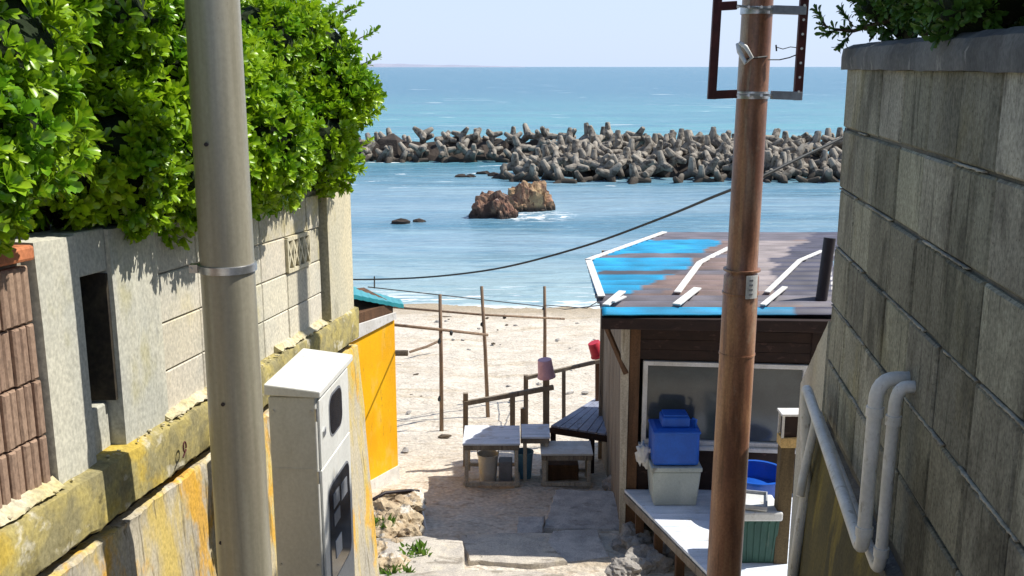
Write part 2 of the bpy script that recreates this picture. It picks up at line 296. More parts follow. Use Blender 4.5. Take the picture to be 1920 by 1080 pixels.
# ---------------------------------------------------------------- mesh helpers
ORG = {}
class MB:
    def __init__(s): s.v = []; s.f = []; s.t = None
    def add(s, vs, fs):
        n = len(s.v); s.v += [tuple(p) for p in vs]; s.f += [tuple(i + n for i in f) for f in fs]; return s
    def hexa(s, p): return s.add(p, [(3, 2, 1, 0), (4, 5, 6, 7), (0, 1, 5, 4), (1, 2, 6, 5), (2, 3, 7, 6), (3, 0, 4, 7)])
    def box(s, c, d, rot=None):
        c = Vector(c); hx, hy, hz = d[0] / 2, d[1] / 2, d[2] / 2
        q = [Vector(p) for p in ((-hx, -hy, -hz), (hx, -hy, -hz), (hx, hy, -hz), (-hx, hy, -hz), (-hx, -hy, hz), (hx, -hy, hz), (hx, hy, hz), (-hx, hy, hz))]
        if rot is not None:
            m = Matrix.Rotation(rot, 3, 'Z') if isinstance(rot, (int, float)) else rot
            q = [m @ p for p in q]
        return s.hexa([p + c for p in q])
    def bar(s, a, b, w, h, up=(0, 0, 1)):
        a, b = Vector(a), Vector(b); d = (b - a).normalized(); up = Vector(up)
        if abs(d.dot(up)) > .95: up = Vector((0, 1, 0))
        x = d.cross(up).normalized(); y = x.cross(d)
        q = []
        for p in (a, b):
            for sx, sy in ((-1, -1), (1, -1), (1, 1), (-1, 1)): q.append(p + x * sx * w / 2 + y * sy * h / 2)
        return s.hexa(q)
    def tube(s, pts, r, n=12, caps=True):
        pts = [Vector(p) for p in pts]; k = len(pts); rs = r if isinstance(r, (list, tuple)) else [r] * k
        vs = []; fs = []; prev = None
        for i, p in enumerate(pts):
            d = (pts[min(i + 1, k - 1)] - pts[max(i - 1, 0)]).normalized()
            if prev is None:
                a = Vector((1, 0, 0)) if abs(d.x) < .9 else Vector((0, 1, 0)); x = (a - d * a.dot(d)).normalized()
            else: x = (prev - d * prev.dot(d)).normalized()
            prev = x; y = d.cross(x)
            for j in range(n):
                t = 2 * math.pi * j / n; vs.append(p + (x * math.cos(t) + y * math.sin(t)) * rs[i])
        for i in range(k - 1):
            for j in range(n):
                a = i * n + j; b = i * n + (j + 1) % n; fs.append((a, b, b + n, a + n))
        if caps: fs.append(tuple(range(n))[::-1]); fs.append(tuple(range((k - 1) * n, k * n)))
        return s.add(vs, fs)
    def lathe(s, prof, c, n=20):
        c = Vector(c); vs = []; fs = []
        for r, z in prof:
            for j in range(n):
                t = 2 * math.pi * j / n; vs.append(c + Vector((math.cos(t) * r, math.sin(t) * r, z)))
        for i in range(len(prof) - 1):
            for j in range(n):
                a = i * n + j; b = i * n + (j + 1) % n; fs.append((a, b, b + n, a + n))
        fs.append(tuple(range(n))[::-1]); fs.append(tuple(range((len(prof) - 1) * n, len(prof) * n)))
        return s.add(vs, fs)
    def prism(s, poly, vec):
        vec = Vector(vec); n = len(poly); p = [Vector(q) for q in poly]
        return s.add(p + [q + vec for q in p], [tuple(range(n))[::-1], tuple(range(n, 2 * n))] + [(i, (i + 1) % n, (i + 1) % n + n, i + n) for i in range(n)])
    def grid(s, rows):
        k = len(rows[0]); vs = [p for r in rows for p in r]
        return s.add(vs, [(i * k + j, i * k + j + 1, (i + 1) * k + j + 1, (i + 1) * k + j) for i in range(len(rows) - 1) for j in range(k - 1)])
    def rock(s, c, d, seed=0, amp=.25, sub=3, fq=1.6, rz=0):
        bm = bmesh.new(); bmesh.ops.create_icosphere(bm, subdivisions=sub, radius=1)
        for v in bm.verts:
            n = mnoise.noise(v.co * fq + Vector((seed * 3.7, seed, 0))) + .5 * mnoise.noise(v.co * fq * 2.7 + Vector((seed, 0, 9)))
            cell = mnoise.voronoi(v.co * fq * 1.1 + Vector((seed * 1.3, 2, 5)))[0][0]
            v.co *= 1 + amp * (n * 1.2 + (cell - .4) * .9)
        m = Matrix.Rotation(rz, 3, 'Z')
        vs = [m @ Vector((v.co.x * d[0], v.co.y * d[1], v.co.z * d[2])) + Vector(c) for v in bm.verts]
        bm.verts.index_update(); fs = [tuple(v.index for v in f.verts) for f in bm.faces]; bm.free()
        return s.add(vs, fs)
    def build(s, name, mat, parent=None, smooth=False, bevel=0, org=None, cols=None, recalc=True):
        v = np.array(s.v, dtype=np.float64)
        if parent is not None: o = np.array(ORG[parent.name])
        elif org is not None: o = np.array(org)
        else: o = np.array([(v[:, 0].min() + v[:, 0].max()) / 2, (v[:, 1].min() + v[:, 1].max()) / 2, v[:, 2].min()])
        me = bpy.data.meshes.new(name); me.from_pydata((v - o).tolist(), [], s.f)
        if recalc:
            bm = bmesh.new(); bm.from_mesh(me); bmesh.ops.recalc_face_normals(bm, faces=bm.faces); bm.to_mesh(me); bm.free()
        me.materials.append(mat)
        ob = bpy.data.objects.new(name, me); COL.objects.link(ob)
        if s.t is not None:
            ca_ = me.color_attributes.new('Tone', 'FLOAT_COLOR', 'POINT'); tt = np.ones((len(me.vertices), 4), dtype=np.float32); tt[:len(s.t)] = np.array(s.t)[:, :4]; ca_.data.foreach_set('color', tt.ravel())
        if parent is not None: ob.parent = parent
        else: ob.location = o
        ORG[ob.name] = tuple(o)
        if smooth: me.polygons.foreach_set('use_smooth', [True] * len(me.polygons))
        if smooth == 'auto': me.set_sharp_from_angle(angle=R(35))
        if bevel:
            b = ob.modifiers.new('bevel', 'BEVEL'); b.width = bevel; b.segments = 2; b.limit_method = 'ANGLE'
        return ob
def tag(o, label=None, cat=None, group=None, kind=None):
    if label: o['label'] = label
    if cat: o['category'] = cat
    if group: o['group'] = group
    if kind: o['kind'] = kind
    return o
def thing(name, loc, label, cat, group=None):
    o = bpy.data.objects.new(name, None); COL.objects.link(o); o.location = loc; o.empty_display_size = .1
    ORG[o.name] = tuple(loc); return tag(o, label, cat, group)
def one(mb, name, mat, label, cat, group=None, **k): return tag(mb.build(name, mat, **k), label, cat, group)

def interp(tab, y):
    if y <= tab[0][0]: return tab[0][1]
    for (a, p), (b, q) in zip(tab, tab[1:]):
        if y <= b: return p + (q - p) * (y - a) / (b - a)
    return tab[-1][1]

# ---------------------------------------------------------------- the setting
GT = [(-6, 7.9), (-1, 6.7), (1, 6.1), (4, 4.9), (7, 3.75), (8.5, 3.32), (9.6, 3.17), (12, 2.86), (15.4, 2.30), (24, 1.2), (33.7, -.03), (45, -1.6), (80, -5), (140, -9)]
def gz(x, y): return interp(GT, y)
def nvec(x, y, z=0): return mnoise.noise(Vector((x, y, z)))
def ground():
    ys = [-6 + .5 * i for i in range(26)] + [7 + .09 * i for i in range(100)] + [16 + .2 * i for i in range(90)] + [34 + 4 * i for i in range(30)]
    rows = []
    for y in ys:
        if y < 34: xs = [-30, -16, -10, -7, -5, -4] + [-3 + .1 * i for i in range(75)] + [4.6, 5.5, 7, 10, 14, 18, 24, 34]
        else: xs = [-30, -16, -10, -7, -5, -4] + [-3 + .1 * i for i in range(75)] + [4.6, 5.5, 7, 10, 14, 18, 24, 34]
        row = []
        for x in xs:
            z = gz(x, y)
            if y > 9: z += .05 * nvec(x * .8, y * .6) + .035 * nvec(x * 2.6, y * 2.6, 4) + .016 * nvec(x * 7, y * 7, 8)
            # soft ridges left by the tide and by feet
            if y > 16: z += .10 * max(0, nvec(x * .15, y * .5, 2)) 
            row.append((x, y, z))
        rows.append(row)
    rows = [[(x if abs(x) < 29 else math.copysign(400, x), y, z) for x, y, z in r] for r in rows]
    mb = MB().grid(rows); tag(mb.build('beach_ground', M['sand'], smooth=True, org=(0, 0, 0)), kind='structure')
ground()
tag(MB().grid([[(-30000, y, 0), (0, y, 0), (30000, y, 0)] for y in (33, 60, 150, 500, 3000, 40000)]).build('sea', M['sea'], org=(0, 33, 0)), kind='structure')
# low far coast
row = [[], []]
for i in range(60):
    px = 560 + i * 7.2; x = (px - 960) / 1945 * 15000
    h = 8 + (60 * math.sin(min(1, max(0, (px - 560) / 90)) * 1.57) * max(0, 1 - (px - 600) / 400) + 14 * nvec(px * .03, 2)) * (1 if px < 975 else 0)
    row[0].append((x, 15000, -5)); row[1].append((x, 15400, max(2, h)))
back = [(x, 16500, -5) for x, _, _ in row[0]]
tag(MB().grid([row[0], row[1], back]).build('far_coast', M['hazed_hill'], smooth=True), kind='structure')
# earth behind the two alley walls
tl = MB(); LS = .066
def lw(Y, h, out=0.0): return Vector((-1.9 + .115 * Y + out, Y, h - LS * Y))
def rw(Y, z, out=0.0): return Vector((1.1 + .131 * Y - out, Y, z))
a = [lw(-4, 7.55, -.2), lw(6.9, 7.55, -.2)]
tl.hexa([Vector((-14, -4, 2)), Vector((a[0].x, -4, 2)), Vector((a[1].x, 6.9, 2)), Vector((-14, 6.9, 2)), Vector((-14, -4, a[0].z)), a[0], a[1], Vector((-14, 6.9, a[1].z))])
tag(tl.build('terrace', M['earth']), kind='structure')
tr = MB(); a = [rw(-4, 7.85, -.25), rw(5.6, 7.85, -.25)]
tr.hexa([Vector((a[0].x, -4, 2)), Vector((14, -4, 2)), Vector((14, 5.6, 2)), Vector((a[1].x, 5.6, 2)), a[0], Vector((14, -4, 7.85)), Vector((14, 5.6, 7.85)), a[1]])
tag(tr.build('terrace', M['earth']), kind='structure')

# sweep of a cross-section (out, height) along an alley wall, with weathered edges
def sweep(fn, prof, Y0, Y1, dy=.05, amp=.006, fq=9, seed=0, mb=None, jag=None):
    mb = mb or MB(); rows = []; n = max(2, int(abs(Y1 - Y0) / dy) + 1)
    for i in range(n):
        Y = Y0 + (Y1 - Y0) * i / (n - 1); r = []
        for k, (o, h) in enumerate(prof):
            d1 = amp * mnoise.noise(Vector((Y * fq, k * 3.1 + seed, h * fq))) * 1.6 + amp * .5 * mnoise.noise(Vector((Y * fq * 5, k * 7.1 + seed, h * fq))); d2 = amp * mnoise.noise(Vector((Y * fq, k * 5.3 + seed + 40, 3)))
            if jag and k in jag: d2 += jag[k] * mnoise.noise(Vector((Y * 16, seed, 7))) + jag[k] * .6 * mnoise.noise(Vector((Y * 41, seed, 7)))
            r.append(fn(Y, h + d2, o + d1))
        rows.append(r)
    base = len(mb.v); k = len(prof); mb.grid(rows)
    mb.f.append(tuple(range(base, base + k))); mb.f.append(tuple(range(base + (n - 1) * k, base + n * k))[::-1])
    mb.f += [(base + i * k, base + (i + 1) * k, base + (i + 1) * k + k - 1, base + i * k + k - 1) for i in range(n - 1)]
    return mb
TONE = (.78, 1.12)
def block_face(mb, fn, Y0, Y1, h0, h1, out, gap=.006, ch=.006, depth=.03, jit=0.0):
    # one block: chamfered front standing proud of the mortar
    j = out + rng.uniform(-jit, jit); tw = rng.uniform(-jit, jit) * .5
    a, b, c, d = Y0 + gap, Y1 - gap, h0 + gap, h1 - gap
    back = [fn(a, c, j - depth), fn(b, c, j - depth), fn(b, d, j - depth), fn(a, d, j - depth)]
    mid = [fn(a, c, j - ch), fn(b, c, j - ch + tw), fn(b, d, j - ch + tw), fn(a, d, j - ch)]
    fr = [fn(a + ch, c + ch, j), fn(b - ch, c + ch, j + tw), fn(b - ch, d - ch, j + tw), fn(a + ch, d - ch, j)]
    if mb.t is not None:
        q_ = rng.uniform(*TONE); mb.t += [(q_, q_ * rng.uniform(.985, 1.01), q_ * rng.uniform(.95, 1.02), 1)] * 12
    mb.add(back + mid + fr, [(8, 9, 10, 11)] + [(i, (i + 1) % 4, 4 + (i + 1) % 4, 4 + i) for i in range(4)] + [(4 + i, 4 + (i + 1) % 4, 8 + (i + 1) % 4, 8 + i) for i in range(4)])

# ---------------------------------------------------------------- left wall
TOP, LED, DRK = 7.67, 6.835, 6.60
LWALL = thing('garden_wall', (-1.3, 5, 3), 'pale concrete block wall with yellow lichen along the left of the alley under the hedge', 'wall')
up = MB()
up.hexa([lw(4.02, LED - .1, -.16), lw(6.18, LED - .1, -.16), lw(6.18, LED - .1, -.012), lw(4.02, LED - .1, -.012), lw(4.02, TOP, -.16), lw(6.18, TOP, -.16), lw(6.18, TOP, -.012), lw(4.02, TOP, -.012)])
up.build('mortar', M['mortar'], LWALL)
bl = MB(); bl.t = []; rh = .205
for r in range(4):
    h0 = LED - .02 + r * rh + .01; Y = 4.02 - (0.0 if r % 2 else .0)
    while Y < 6.17:
        Y1 = min(6.18, Y + .385)
        if not (r == 2 and 5.5 < Y < 5.7): block_face(bl, lw, Y, Y1, h0, h0 + rh, 0, gap=.0035, ch=.004, jit=.0025)
        Y = Y1
bl.build('blocks', M['cream_block'], LWALL)
# pierced vent block
h0 = LED - .01 + 2 * rh
def vent():
    mb = MB(); Y0, Y1 = 5.56, 5.945
    for k in range(5):
        a = Y0 + (Y1 - Y0) * k / 4
        mb.bar(lw(a, h0 + .01, 0.004), lw(a, h0 + rh - .01, 0.004), .022, .022, (1, 0, 0))
    for k in range(4):
        a = Y0 + (Y1 - Y0) * k / 4; b = Y0 + (Y1 - Y0) * (k + 1) / 4
        mb.bar(lw(a, h0 + .02, .004), lw(b, h0 + rh - .02, .004), .02, .02, (1, 0, 0)); mb.bar(lw(a, h0 + rh - .02, .004), lw(b, h0 + .02, .004), .02, .02, (1, 0, 0))
    mb.bar(lw(Y0, h0 + .012, .004), lw(Y1, h0 + .012, .004), .022, .022); mb.bar(lw(Y0, h0 + rh - .012, .004), lw(Y1, h0 + rh - .012, .004), .022, .022)
    return mb
vent().build('vent_block', M['cream_plain'], LWALL)
MB().hexa([lw(5.58, h0, -.011), lw(5.93, h0, -.011), lw(5.93, h0, -.008), lw(5.58, h0, -.008), lw(5.58, h0 + rh, -.011), lw(5.93, h0 + rh, -.011), lw(5.93, h0 + rh, -.008), lw(5.58, h0 + rh, -.008)]).build('vent_back', M['dark_joint_and_shade'], LWALL)
def wbox(fn, Y0, Y1, h0, h1, o0, o1, mb=None):
    mb = mb or MB(); return mb.hexa([fn(Y0, h0, o0), fn(Y1, h0, o0), fn(Y1, h0, o1), fn(Y0, h0, o1), fn(Y0, h1, o0), fn(Y1, h1, o0), fn(Y1, h1, o1), fn(Y0, h1, o1)])
# rendered piers around the tall slot, and the pier at the seaward end
for (a, b) in ((3.19, 3.435), (3.65, 4.015)):
    sweep(lw, [(-.16, LED - .08), (.008, LED - .08), (.010, TOP - .3), (.006, TOP - .01), (-.16, TOP)], a, b, .03, .004, 12, a).build('pier', M['grey_render'], LWALL)
wbox(lw, 3.44, 3.645, LED - .08, LED + .17, -.14, -.045).build('slot_sill', M['grey_render'], LWALL, bevel=.008)
wbox(lw, 3.44, 3.645, TOP - .16, TOP - .002, -.16, -.004).build('slot_lintel', M['grey_render'], LWALL, bevel=.006)
wbox(lw, 3.632, 3.648, LED + .18, TOP - .17, -.162, -.006, wbox(lw, 3.43, 3.655, LED - .08, TOP - .15, -.20, -.165)).build('slot_shade_liner', M['dark_joint_and_shade'], LWALL)  # liner coloured dark to put shade on the slot's far reveal
sweep(lw, [(-.2, LED - .05), (.03, LED - .05), (.03, TOP + .05), (.015, TOP + .06), (-.2, TOP + .06)], 6.26, 6.80, .04, .004, 8, 3).build('end_pier', M['cream_plain'], LWALL)
wbox(lw, 6.18, 6.265, LED - .1, TOP, -.2, -.07).build('recess', M['dark_joint_and_shade'], LWALL)
wbox(lw, 4.65, 4.72, LED - .02, TOP, -.01, .022).build('pilaster_strip', M['white_paint'], LWALL, bevel=.004)
# weathered ledge, dark open joint and battered lower wall
sweep(lw, [(-.2, DRK + .01), (.040, DRK + .01), (.052, DRK + .022), (.055, LED - .045), (.046, LED - .018), (.012, LED - .004), (-.2, LED)], 1.2, 6.84, .012, .006, 9, 1, jag={1: .010, 2: .006}).build('ledge', M['ledge'], LWALL, smooth='auto')
cr = MB()
for i in range(110):
    Y = rng.uniform(2.0, 6.3)
    if nvec(Y * 2.2, 1) < -.15: continue
    s_ = rng.uniform(.003, .009); cr.rock(lw(Y, LED + rng.uniform(-.002, .006), rng.uniform(.01, .05)), (s_, s_ * 1.6, s_ * .7), i, .3, 1, rz=rng.random() * 3)
for (ya, yb) in ((2.6, 3.18), (3.98, 4.62), (5.3, 6.15)):
    sweep(lw, [(-.01, LED - .01), (.040, LED + .001), (.038, LED + .006), (.018, LED + .022), (-.01, LED + .036)], ya, yb, .012, .010, 16, ya, cr, jag={1: .008, 2: .012, 3: .02})
cr.build('mortar_crumbs', M['crumb'], LWALL)
sweep(lw, [(-.2, DRK - .10), (-.03, DRK - .10), (-.03, DRK + .01), (-.2, DRK + .01)], 1.2, 6.85, .05, .004, 8, 6).build('open_joint', M['dark_joint_and_shade'], LWALL)
BAT = .062
prof = [(-.2, DRK - 4.0)] + [(.022 + BAT * (4 - h), DRK - 4 + h) for h in (0, 1, 2, 2.6, 3.0, 3.3, 3.5, 3.7, 3.85, 3.92)] + [(.030, DRK - .060), (.015, DRK - .05), (-.2, DRK - .05)]
sweep(lw, prof, 1.2, 6.86, .03, .008, 3.2, 2, jag={10: .012, 11: .014, 12: .014}).build('lower_wall', M['lower_wall'], LWALL, smooth='auto')
hk = at(288, 838, 3.98); hk.x = lw(hk.y, 0, .080).x
one(MB().tube([hk + Vector((0, .012 * math.cos(t) * 1.5 + (.0 if t < 5 else -.0), .022 * math.sin(t))) for t in [x * .5 for x in range(-1, 12)]] + [hk + Vector((0, -.03, -.035))], .0035, 6),
    'wire_hook', M['rust_bar'], 'small rusty wire loop sticking out of the yellow lichened ledge', 'hook')

# brown fluted block wall nearest the camera
BW = thing('brown_block_wall', lw(2.6, 7, 0), 'brown fluted block wall with terracotta coping at the left edge of the picture', 'wall')
bm_ = MB(); mm = wbox(lw, 1.2, 3.17, LED - .02, TOP - .06, -.16, -.03)
mm.build('mortar', M['mortar'], BW)
for r in range(4):
    h0 = LED + .0 + r * .19; Y = 3.17
    while Y > 1.3:
        Ya = Y - .385
        fl = 9; wdt = (.385 - .012) / fl
        for k in range(fl):
            a = Ya + .006 + k * wdt
            block_face(bm_, lw, a, a + wdt, h0, h0 + .19, rng.uniform(-.006, .006), gap=.0035, ch=.006, depth=.04)
        wbox(lw, Ya + .004, Y - .004, h0 + .005, h0 + .186, -.05, -.012, bm_)
        Y = Ya
bm_.build('fluted_blocks', M['brown_block'], BW)
cp = MB(); Y = 3.16
while Y > 1.3:
    wbox(lw, Y - .2, Y - .006, TOP - .06, TOP - .01, -.17, .03, cp); Y -= .2
cp.build('coping', M['terracotta'], BW, bevel=.01)

# ---------------------------------------------------------------- right wall
RW = thing('block_wall', rw(3.5, 5.9, -.1), 'tall grey weathered block wall with rounded coping along the right of the alley', 'wall')
wbox(rw, .6, 5.70, 5.90, 8.0, -.22, -.017).build('mortar', M['grey_mortar'], RW)
gb = MB(); gb.t = []; TONE = (.62, 1.25); rows_z = [8.0 - .335 * k for k in range(7)]
for r in range(6):
    z1, z0 = rows_z[r], rows_z[r + 1]; Y = 5.71
    if r % 2: Y1 = Y; 
    off = 0 if r % 2 == 0 else .0
    while Y > .7:
        Ya = Y - .42
        block_face(gb, rw, Ya, Y, z0, z1, 0, gap=.008, ch=.009, jit=.006)
        Y = Ya
gb.build('blocks', M['grey_block'], RW)
lip = MB()
for r in range(1, 6):
    Y = .7
    while Y < 5.6:
        L_ = rng.uniform(.15, .7)
        if rng.random() < .6:
            sweep(rw, [(-.018, rows_z[r] - .004), (.003, rows_z[r] - .003), (.002, rows_z[r] + .004), (-.018, rows_z[r] + .005)], Y, min(5.69, Y + L_), .008, .004, 30, r, lip)
        Y += L_ + rng.uniform(.05, .3)
lip.build('mortar_lips', M['mortar_lip'], RW, smooth=True)
sweep(rw, [(-.26, 7.985), (.030, 7.985), (.034, 8.05), (.020, 8.095), (-.03, 8.118), (-.1, 8.125), (-.26, 8.115)], .6, 5.745, .03, .006, 7, 8).build('coping', M['cap'], RW, smooth='auto')
sweep(rw, [(-.2, 2.9), (.26, 2.9), (.13, 4.6), (.07, 5.55), (.03, 5.88), (-.2, 5.90)], .6, 5.74, .06, .012, 3, 12).build('mossy_base', M['mossy'], RW, smooth='auto')
sweep(rw, [(-.02, 5.87), (.045, 5.87), (.04, 5.92), (-.02, 5.945)], .6, 5.7, .04, .008, 8, 14).build('base_lip', M['cap'], RW)
# lower stub wall continuing seaward, dropping with the steps
sw = MB()
for k in range(14):
    ya, yb = 5.76 + k * .06, 5.76 + (k + 1) * .06 ; za, zb2 = 6.55 - (ya - 5.75) * .77, 6.55 - (yb - 5.75) * .77
    j0, j1 = .012 * nvec(ya * 9, 3), .012 * nvec(yb * 9, 3)
    sw.hexa([rw(ya, 2.9, -.16), rw(ya, 2.9, .02), rw(yb, 2.9, .02), rw(yb, 2.9, -.16), rw(ya, za + j0, -.16), rw(ya, za + j0, .0), rw(yb, zb2 + j1, .0), rw(yb, zb2 + j1, -.16)])
one(sw, 'wing_wall', M['grey_render'], 'short concrete wing wall with a sloping top past the end of the grey block wall', 'wall')

# ---------------------------------------------------------------- foliage
def leaves(mb_v, mb_f, C, Nrm, nl, L, W, seed, up=.35):
    g = np.random.default_rng(seed); n = len(C)
    Nrm = Nrm / np.linalg.norm(Nrm, axis=1, keepdims=True)
    ref = np.where(np.abs(Nrm[:, 2:3]) < .9, np.array([[0, 0, 1.]]), np.array([[1., 0, 0]]))
    T = np.cross(Nrm, ref); T /= np.linalg.norm(T, axis=1, keepdims=True); B = np.cross(Nrm, T)
    out_v = []; out_f = []; base = 0
    ph0 = g.random(n) * 6.28
    for k in range(nl):
        ph = ph0 + k * 2.399 + g.normal(0, .15, n)
        til = np.clip(.25 + .75 * (k / max(1, nl - 1)) + g.normal(0, .12, n), .05, 1.35)[:, None]   # outer leaves lie flatter
        rad = np.cos(ph)[:, None] * T + np.sin(ph)[:, None] * B
        d = rad * np.sin(til) + Nrm * np.cos(til)
        l = (L * g.uniform(.55, 1.2, n))[:, None]; w = l * W / L * g.uniform(.7, 1.1, n)[:, None]
        side = np.cross(d, Nrm + rad * .01); side /= np.linalg.norm(side, axis=1, keepdims=True) + 1e-9
        nn = np.cross(side, d); fold = w * .18
        p0 = C + d * l * .08; p1 = C + d * l * .55; p2 = C + d * l * .86; p3 = C + d * l - nn * l * .10
        V = np.stack([p0, p1 - side * w * .40 + nn * fold, p2 - side * w * .42 + nn * fold - nn * l * .04, p3, p2 + side * w * .42 + nn * fold - nn * l * .04, p1 + side * w * .40 + nn * fold, (p1 + p2) / 2 - nn * l * .01], axis=1)
        out_v.append(V.reshape(-1, 3)); i = base + np.arange(n)[:, None] * 7
        out_f.append(np.concatenate([i + np.array([[0, 1, 6]]), i + np.array([[1, 2, 6]]), i + np.array([[2, 3, 6]]), i + np.array([[3, 4, 6]]), i + np.array([[4, 5, 6]]), i + np.array([[5, 0, 6]])]))
        base += n * 7
    mb_v.append(np.concatenate(out_v)); mb_f.append((np.concatenate(out_f), base))
def leafmesh(name, mat, parent, C, Nrm, nl=9, L=.055, W=.026, seed=1):
    vs, fs = [], []; leaves(vs, fs, C, Nrm, nl, L, W, seed)
    V = vs[0] - np.array(ORG[parent.name]); Fc = fs[0][0]
    me = bpy.data.meshes.new(name); me.vertices.add(len(V)); me.vertices.foreach_set('co', V.ravel())
    me.loops.add(len(Fc) * 3); me.loops.foreach_set('vertex_index', Fc.ravel().astype(np.int32))
    me.polygons.add(len(Fc)); me.polygons.foreach_set('loop_start', np.arange(0, len(Fc) * 3, 3, dtype=np.int32)); me.polygons.foreach_set('loop_total', np.full(len(Fc), 3, np.int32))
    me.update(calc_edges=True); me.materials.append(mat)
    o = bpy.data.objects.new(name, me); COL.objects.link(o); o.parent = parent; ORG[o.name] = ORG[parent.name]
    return o
def blob_points(blobs, dens, seed, shell=(.82, 1.05), inner=.15, keep=None):
    g = np.random.default_rng(seed); P = []; Nn = []
    cs = np.array([b[:3] for b in blobs]); rs = np.array([b[3:6] for b in blobs])
    for i in range(len(blobs)):
        area = 4 * math.pi * (rs[i].mean() ** 2); n = int(area * dens)
        d = g.normal(size=(n, 3)); d /= np.linalg.norm(d, axis=1, keepdims=True)
        r = g.uniform(*shell, n)[:, None]
        lump = 1 + .10 * np.sin(d[:, 0:1] * 7 + i) * np.sin(d[:, 1:2] * 8 + i * 2) * np.sin(d[:, 2:3] * 7 + i * 3)
        p = cs[i] + d * rs[i] * r * lump
        q = np.linalg.norm((p[:, None, :] - cs[None]) / rs[None], axis=2); q[:, i] = 9
        ok = q.min(axis=1) > .80
        P.append(p[ok]); Nn.append((d + np.array([0, 0, .45]) + g.normal(0, .25, d.shape))[ok])
    P = np.concatenate(P); Nn = np.concatenate(Nn)
    if keep is not None:
        m = keep(P); P, Nn = P[m], Nn[m]
    return P, Nn
def core(blobs, k, parent, mat):  # opaque twig-brown lumps, coloured dark to give the shade inside the foliage
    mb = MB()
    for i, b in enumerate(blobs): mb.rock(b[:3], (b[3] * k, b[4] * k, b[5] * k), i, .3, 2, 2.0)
    return mb.build('twig_shade_core', mat, parent)

HG = thing('hedge', (-1.6, 4.6, 7.2), 'dense bright green glossy leaved hedge spilling over the pale garden wall', 'hedge')
g = random.Random(5); blobs = []
for i in range(112):
    Y = g.uniform(2.2, 6.52); f = (Y - 2.2) / 4.75
    topz = 8.25 + .16 * math.sin(Y * 2.1 + .6) + (.25 if Y < 3.4 else 0) + (.14 if Y > 5.3 else -.03) + .03
    wt = TOP - LS * Y
    r = g.uniform(.16, .28)
    z = g.uniform(wt + .10, topz - r * .6)
    hrel = (z - wt) / (topz - wt)
    face = -1.9 + .115 * Y
    bulge = .01 + .08 * math.sin(min(1, hrel * 1.3) * math.pi) - .16 * max(0, hrel - .6)
    X = face + bulge + g.uniform(-.20, .02) - (0 if i % 3 else g.uniform(.2, .7))
    if Y > 6.75: X -= .05
    blobs.append((X, Y, z, r, r * 1.1, r * g.uniform(.8, 1.0)))
P_, N_ = blob_points(blobs, 430, 3, shell=(.78, 1.14), keep=lambda p: (p[:, 0] > -2.9))
leafmesh('foliage', M['leaf'], HG, P_, N_, 10, .060, .029, 4)
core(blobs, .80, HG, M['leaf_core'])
bt = MB(); g2 = random.Random(8)
for i in range(34):
    Y = 2.3 + i * .138; p = lw(Y, TOP - .1, -.25)
    q = p + Vector((g2.uniform(-.1, .18), g2.uniform(-.15, .15), g2.uniform(.4, .85)))
    bt.tube([p, (p + q) / 2 + Vector((g2.uniform(-.05, .05), g2.uniform(-.05, .05), 0)), q], [.016, .012, .006], 6)
# loose shoots that break the outline
sp_P = []; sp_N = []
for (px, py, Y) in ((702, 150, 6.75), (712, 205, 6.8), (640, 2, 6.6), (668, 12, 6.7), (606, -8, 6.4), (700, 60, 6.7), (560, 6, 6.1), (706, 108, 6.75), (690, 265, 6.8), (240, -5, 4.0), (655, 30, 6.6)):
    e = at(px, py, Y); b0 = e + Vector((-.16, -.1, -.12)); bt.tube([b0, (b0 + e) / 2 + Vector((0, 0, .02)), e], [.006, .004, .003], 5)
    for t in (.35, .6, .8, 1.0):
        sp_P.append(b0.lerp(e, t)); sp_N.append((e - b0).normalized() + Vector((g2.uniform(-.5, .5), g2.uniform(-.5, .5), .3)))
bt.build('branch', M['bark'], HG)
leafmesh('shoot_leaves', M['leaf'], HG, np.array([tuple(p) for p in sp_P]), np.array([tuple(p) for p in sp_N]), 8, .055, .024, 9)

SH = thing('shrub', rw(4.5, 7.9, -.4), 'shaded green leafy shrub hanging over the coping of the grey block wall', 'shrub')
g = random.Random(9); blobs = []
for i in range(100):
    Y = g.uniform(2.2, 5.9); r = g.uniform(.16, .26); z = g.uniform(8.28, 9.3)  # crown carried up out of view to shade the lower leaves
    X = rw(Y, 0).x + .12 + g.uniform(-.06, .55) - .05 * (z - 8.2) ; blobs.append((X, Y, z, r, r, r * .9))
P_, N_ = blob_points(blobs, 300, 5)
leafmesh('foliage', M['leaf_shaded'], SH, P_, N_, 8, .055, .026, 6); core(blobs, .80, SH, M['leaf_core'])
bt = MB(); sp_P = []; sp_N = []
main = [rw(5.5, 8.25, -.2), at(1600, 58, 5.6), at(1565, 55, 5.6), at(1530, 42, 5.6)]
bt.tube(main, [.014, .010, .007, .003], 6)
for a, b in ((at(1600, 58, 5.6), at(1578, 84, 5.6)), (at(1575, 56, 5.6), at(1548, 62, 5.55)), (at(1600, 50, 5.6), at(1580, 22, 5.6)), (at(1548, 48, 5.6), at(1533, 22, 5.6))):
    bt.tube([a, b], [.005, .003], 5)
    for t in (.4, .7, 1): sp_P.append(a.lerp(b, t)); sp_N.append((b - a).normalized())
for k in range(3):
    for t in (0, .25, .5, .75): sp_P.append(main[k].lerp(main[k + 1], t) + Vector((0, g.uniform(-.02, .02), g.uniform(-.01, .02)))); sp_N.append(Vector((-.6, g.uniform(-.6, .6), g.uniform(-.5, .8))))
for i in range(18):
    Y = 2.4 + i * .18; p = rw(Y, 7.9, -.35); q = p + Vector((g.uniform(-.25, .2), g.uniform(-.15, .15), g.uniform(.5, 1.1)))
    bt.tube([p, (p + q) / 2 + Vector((.03, 0, 0)), q], [.018, .012, .006], 6)
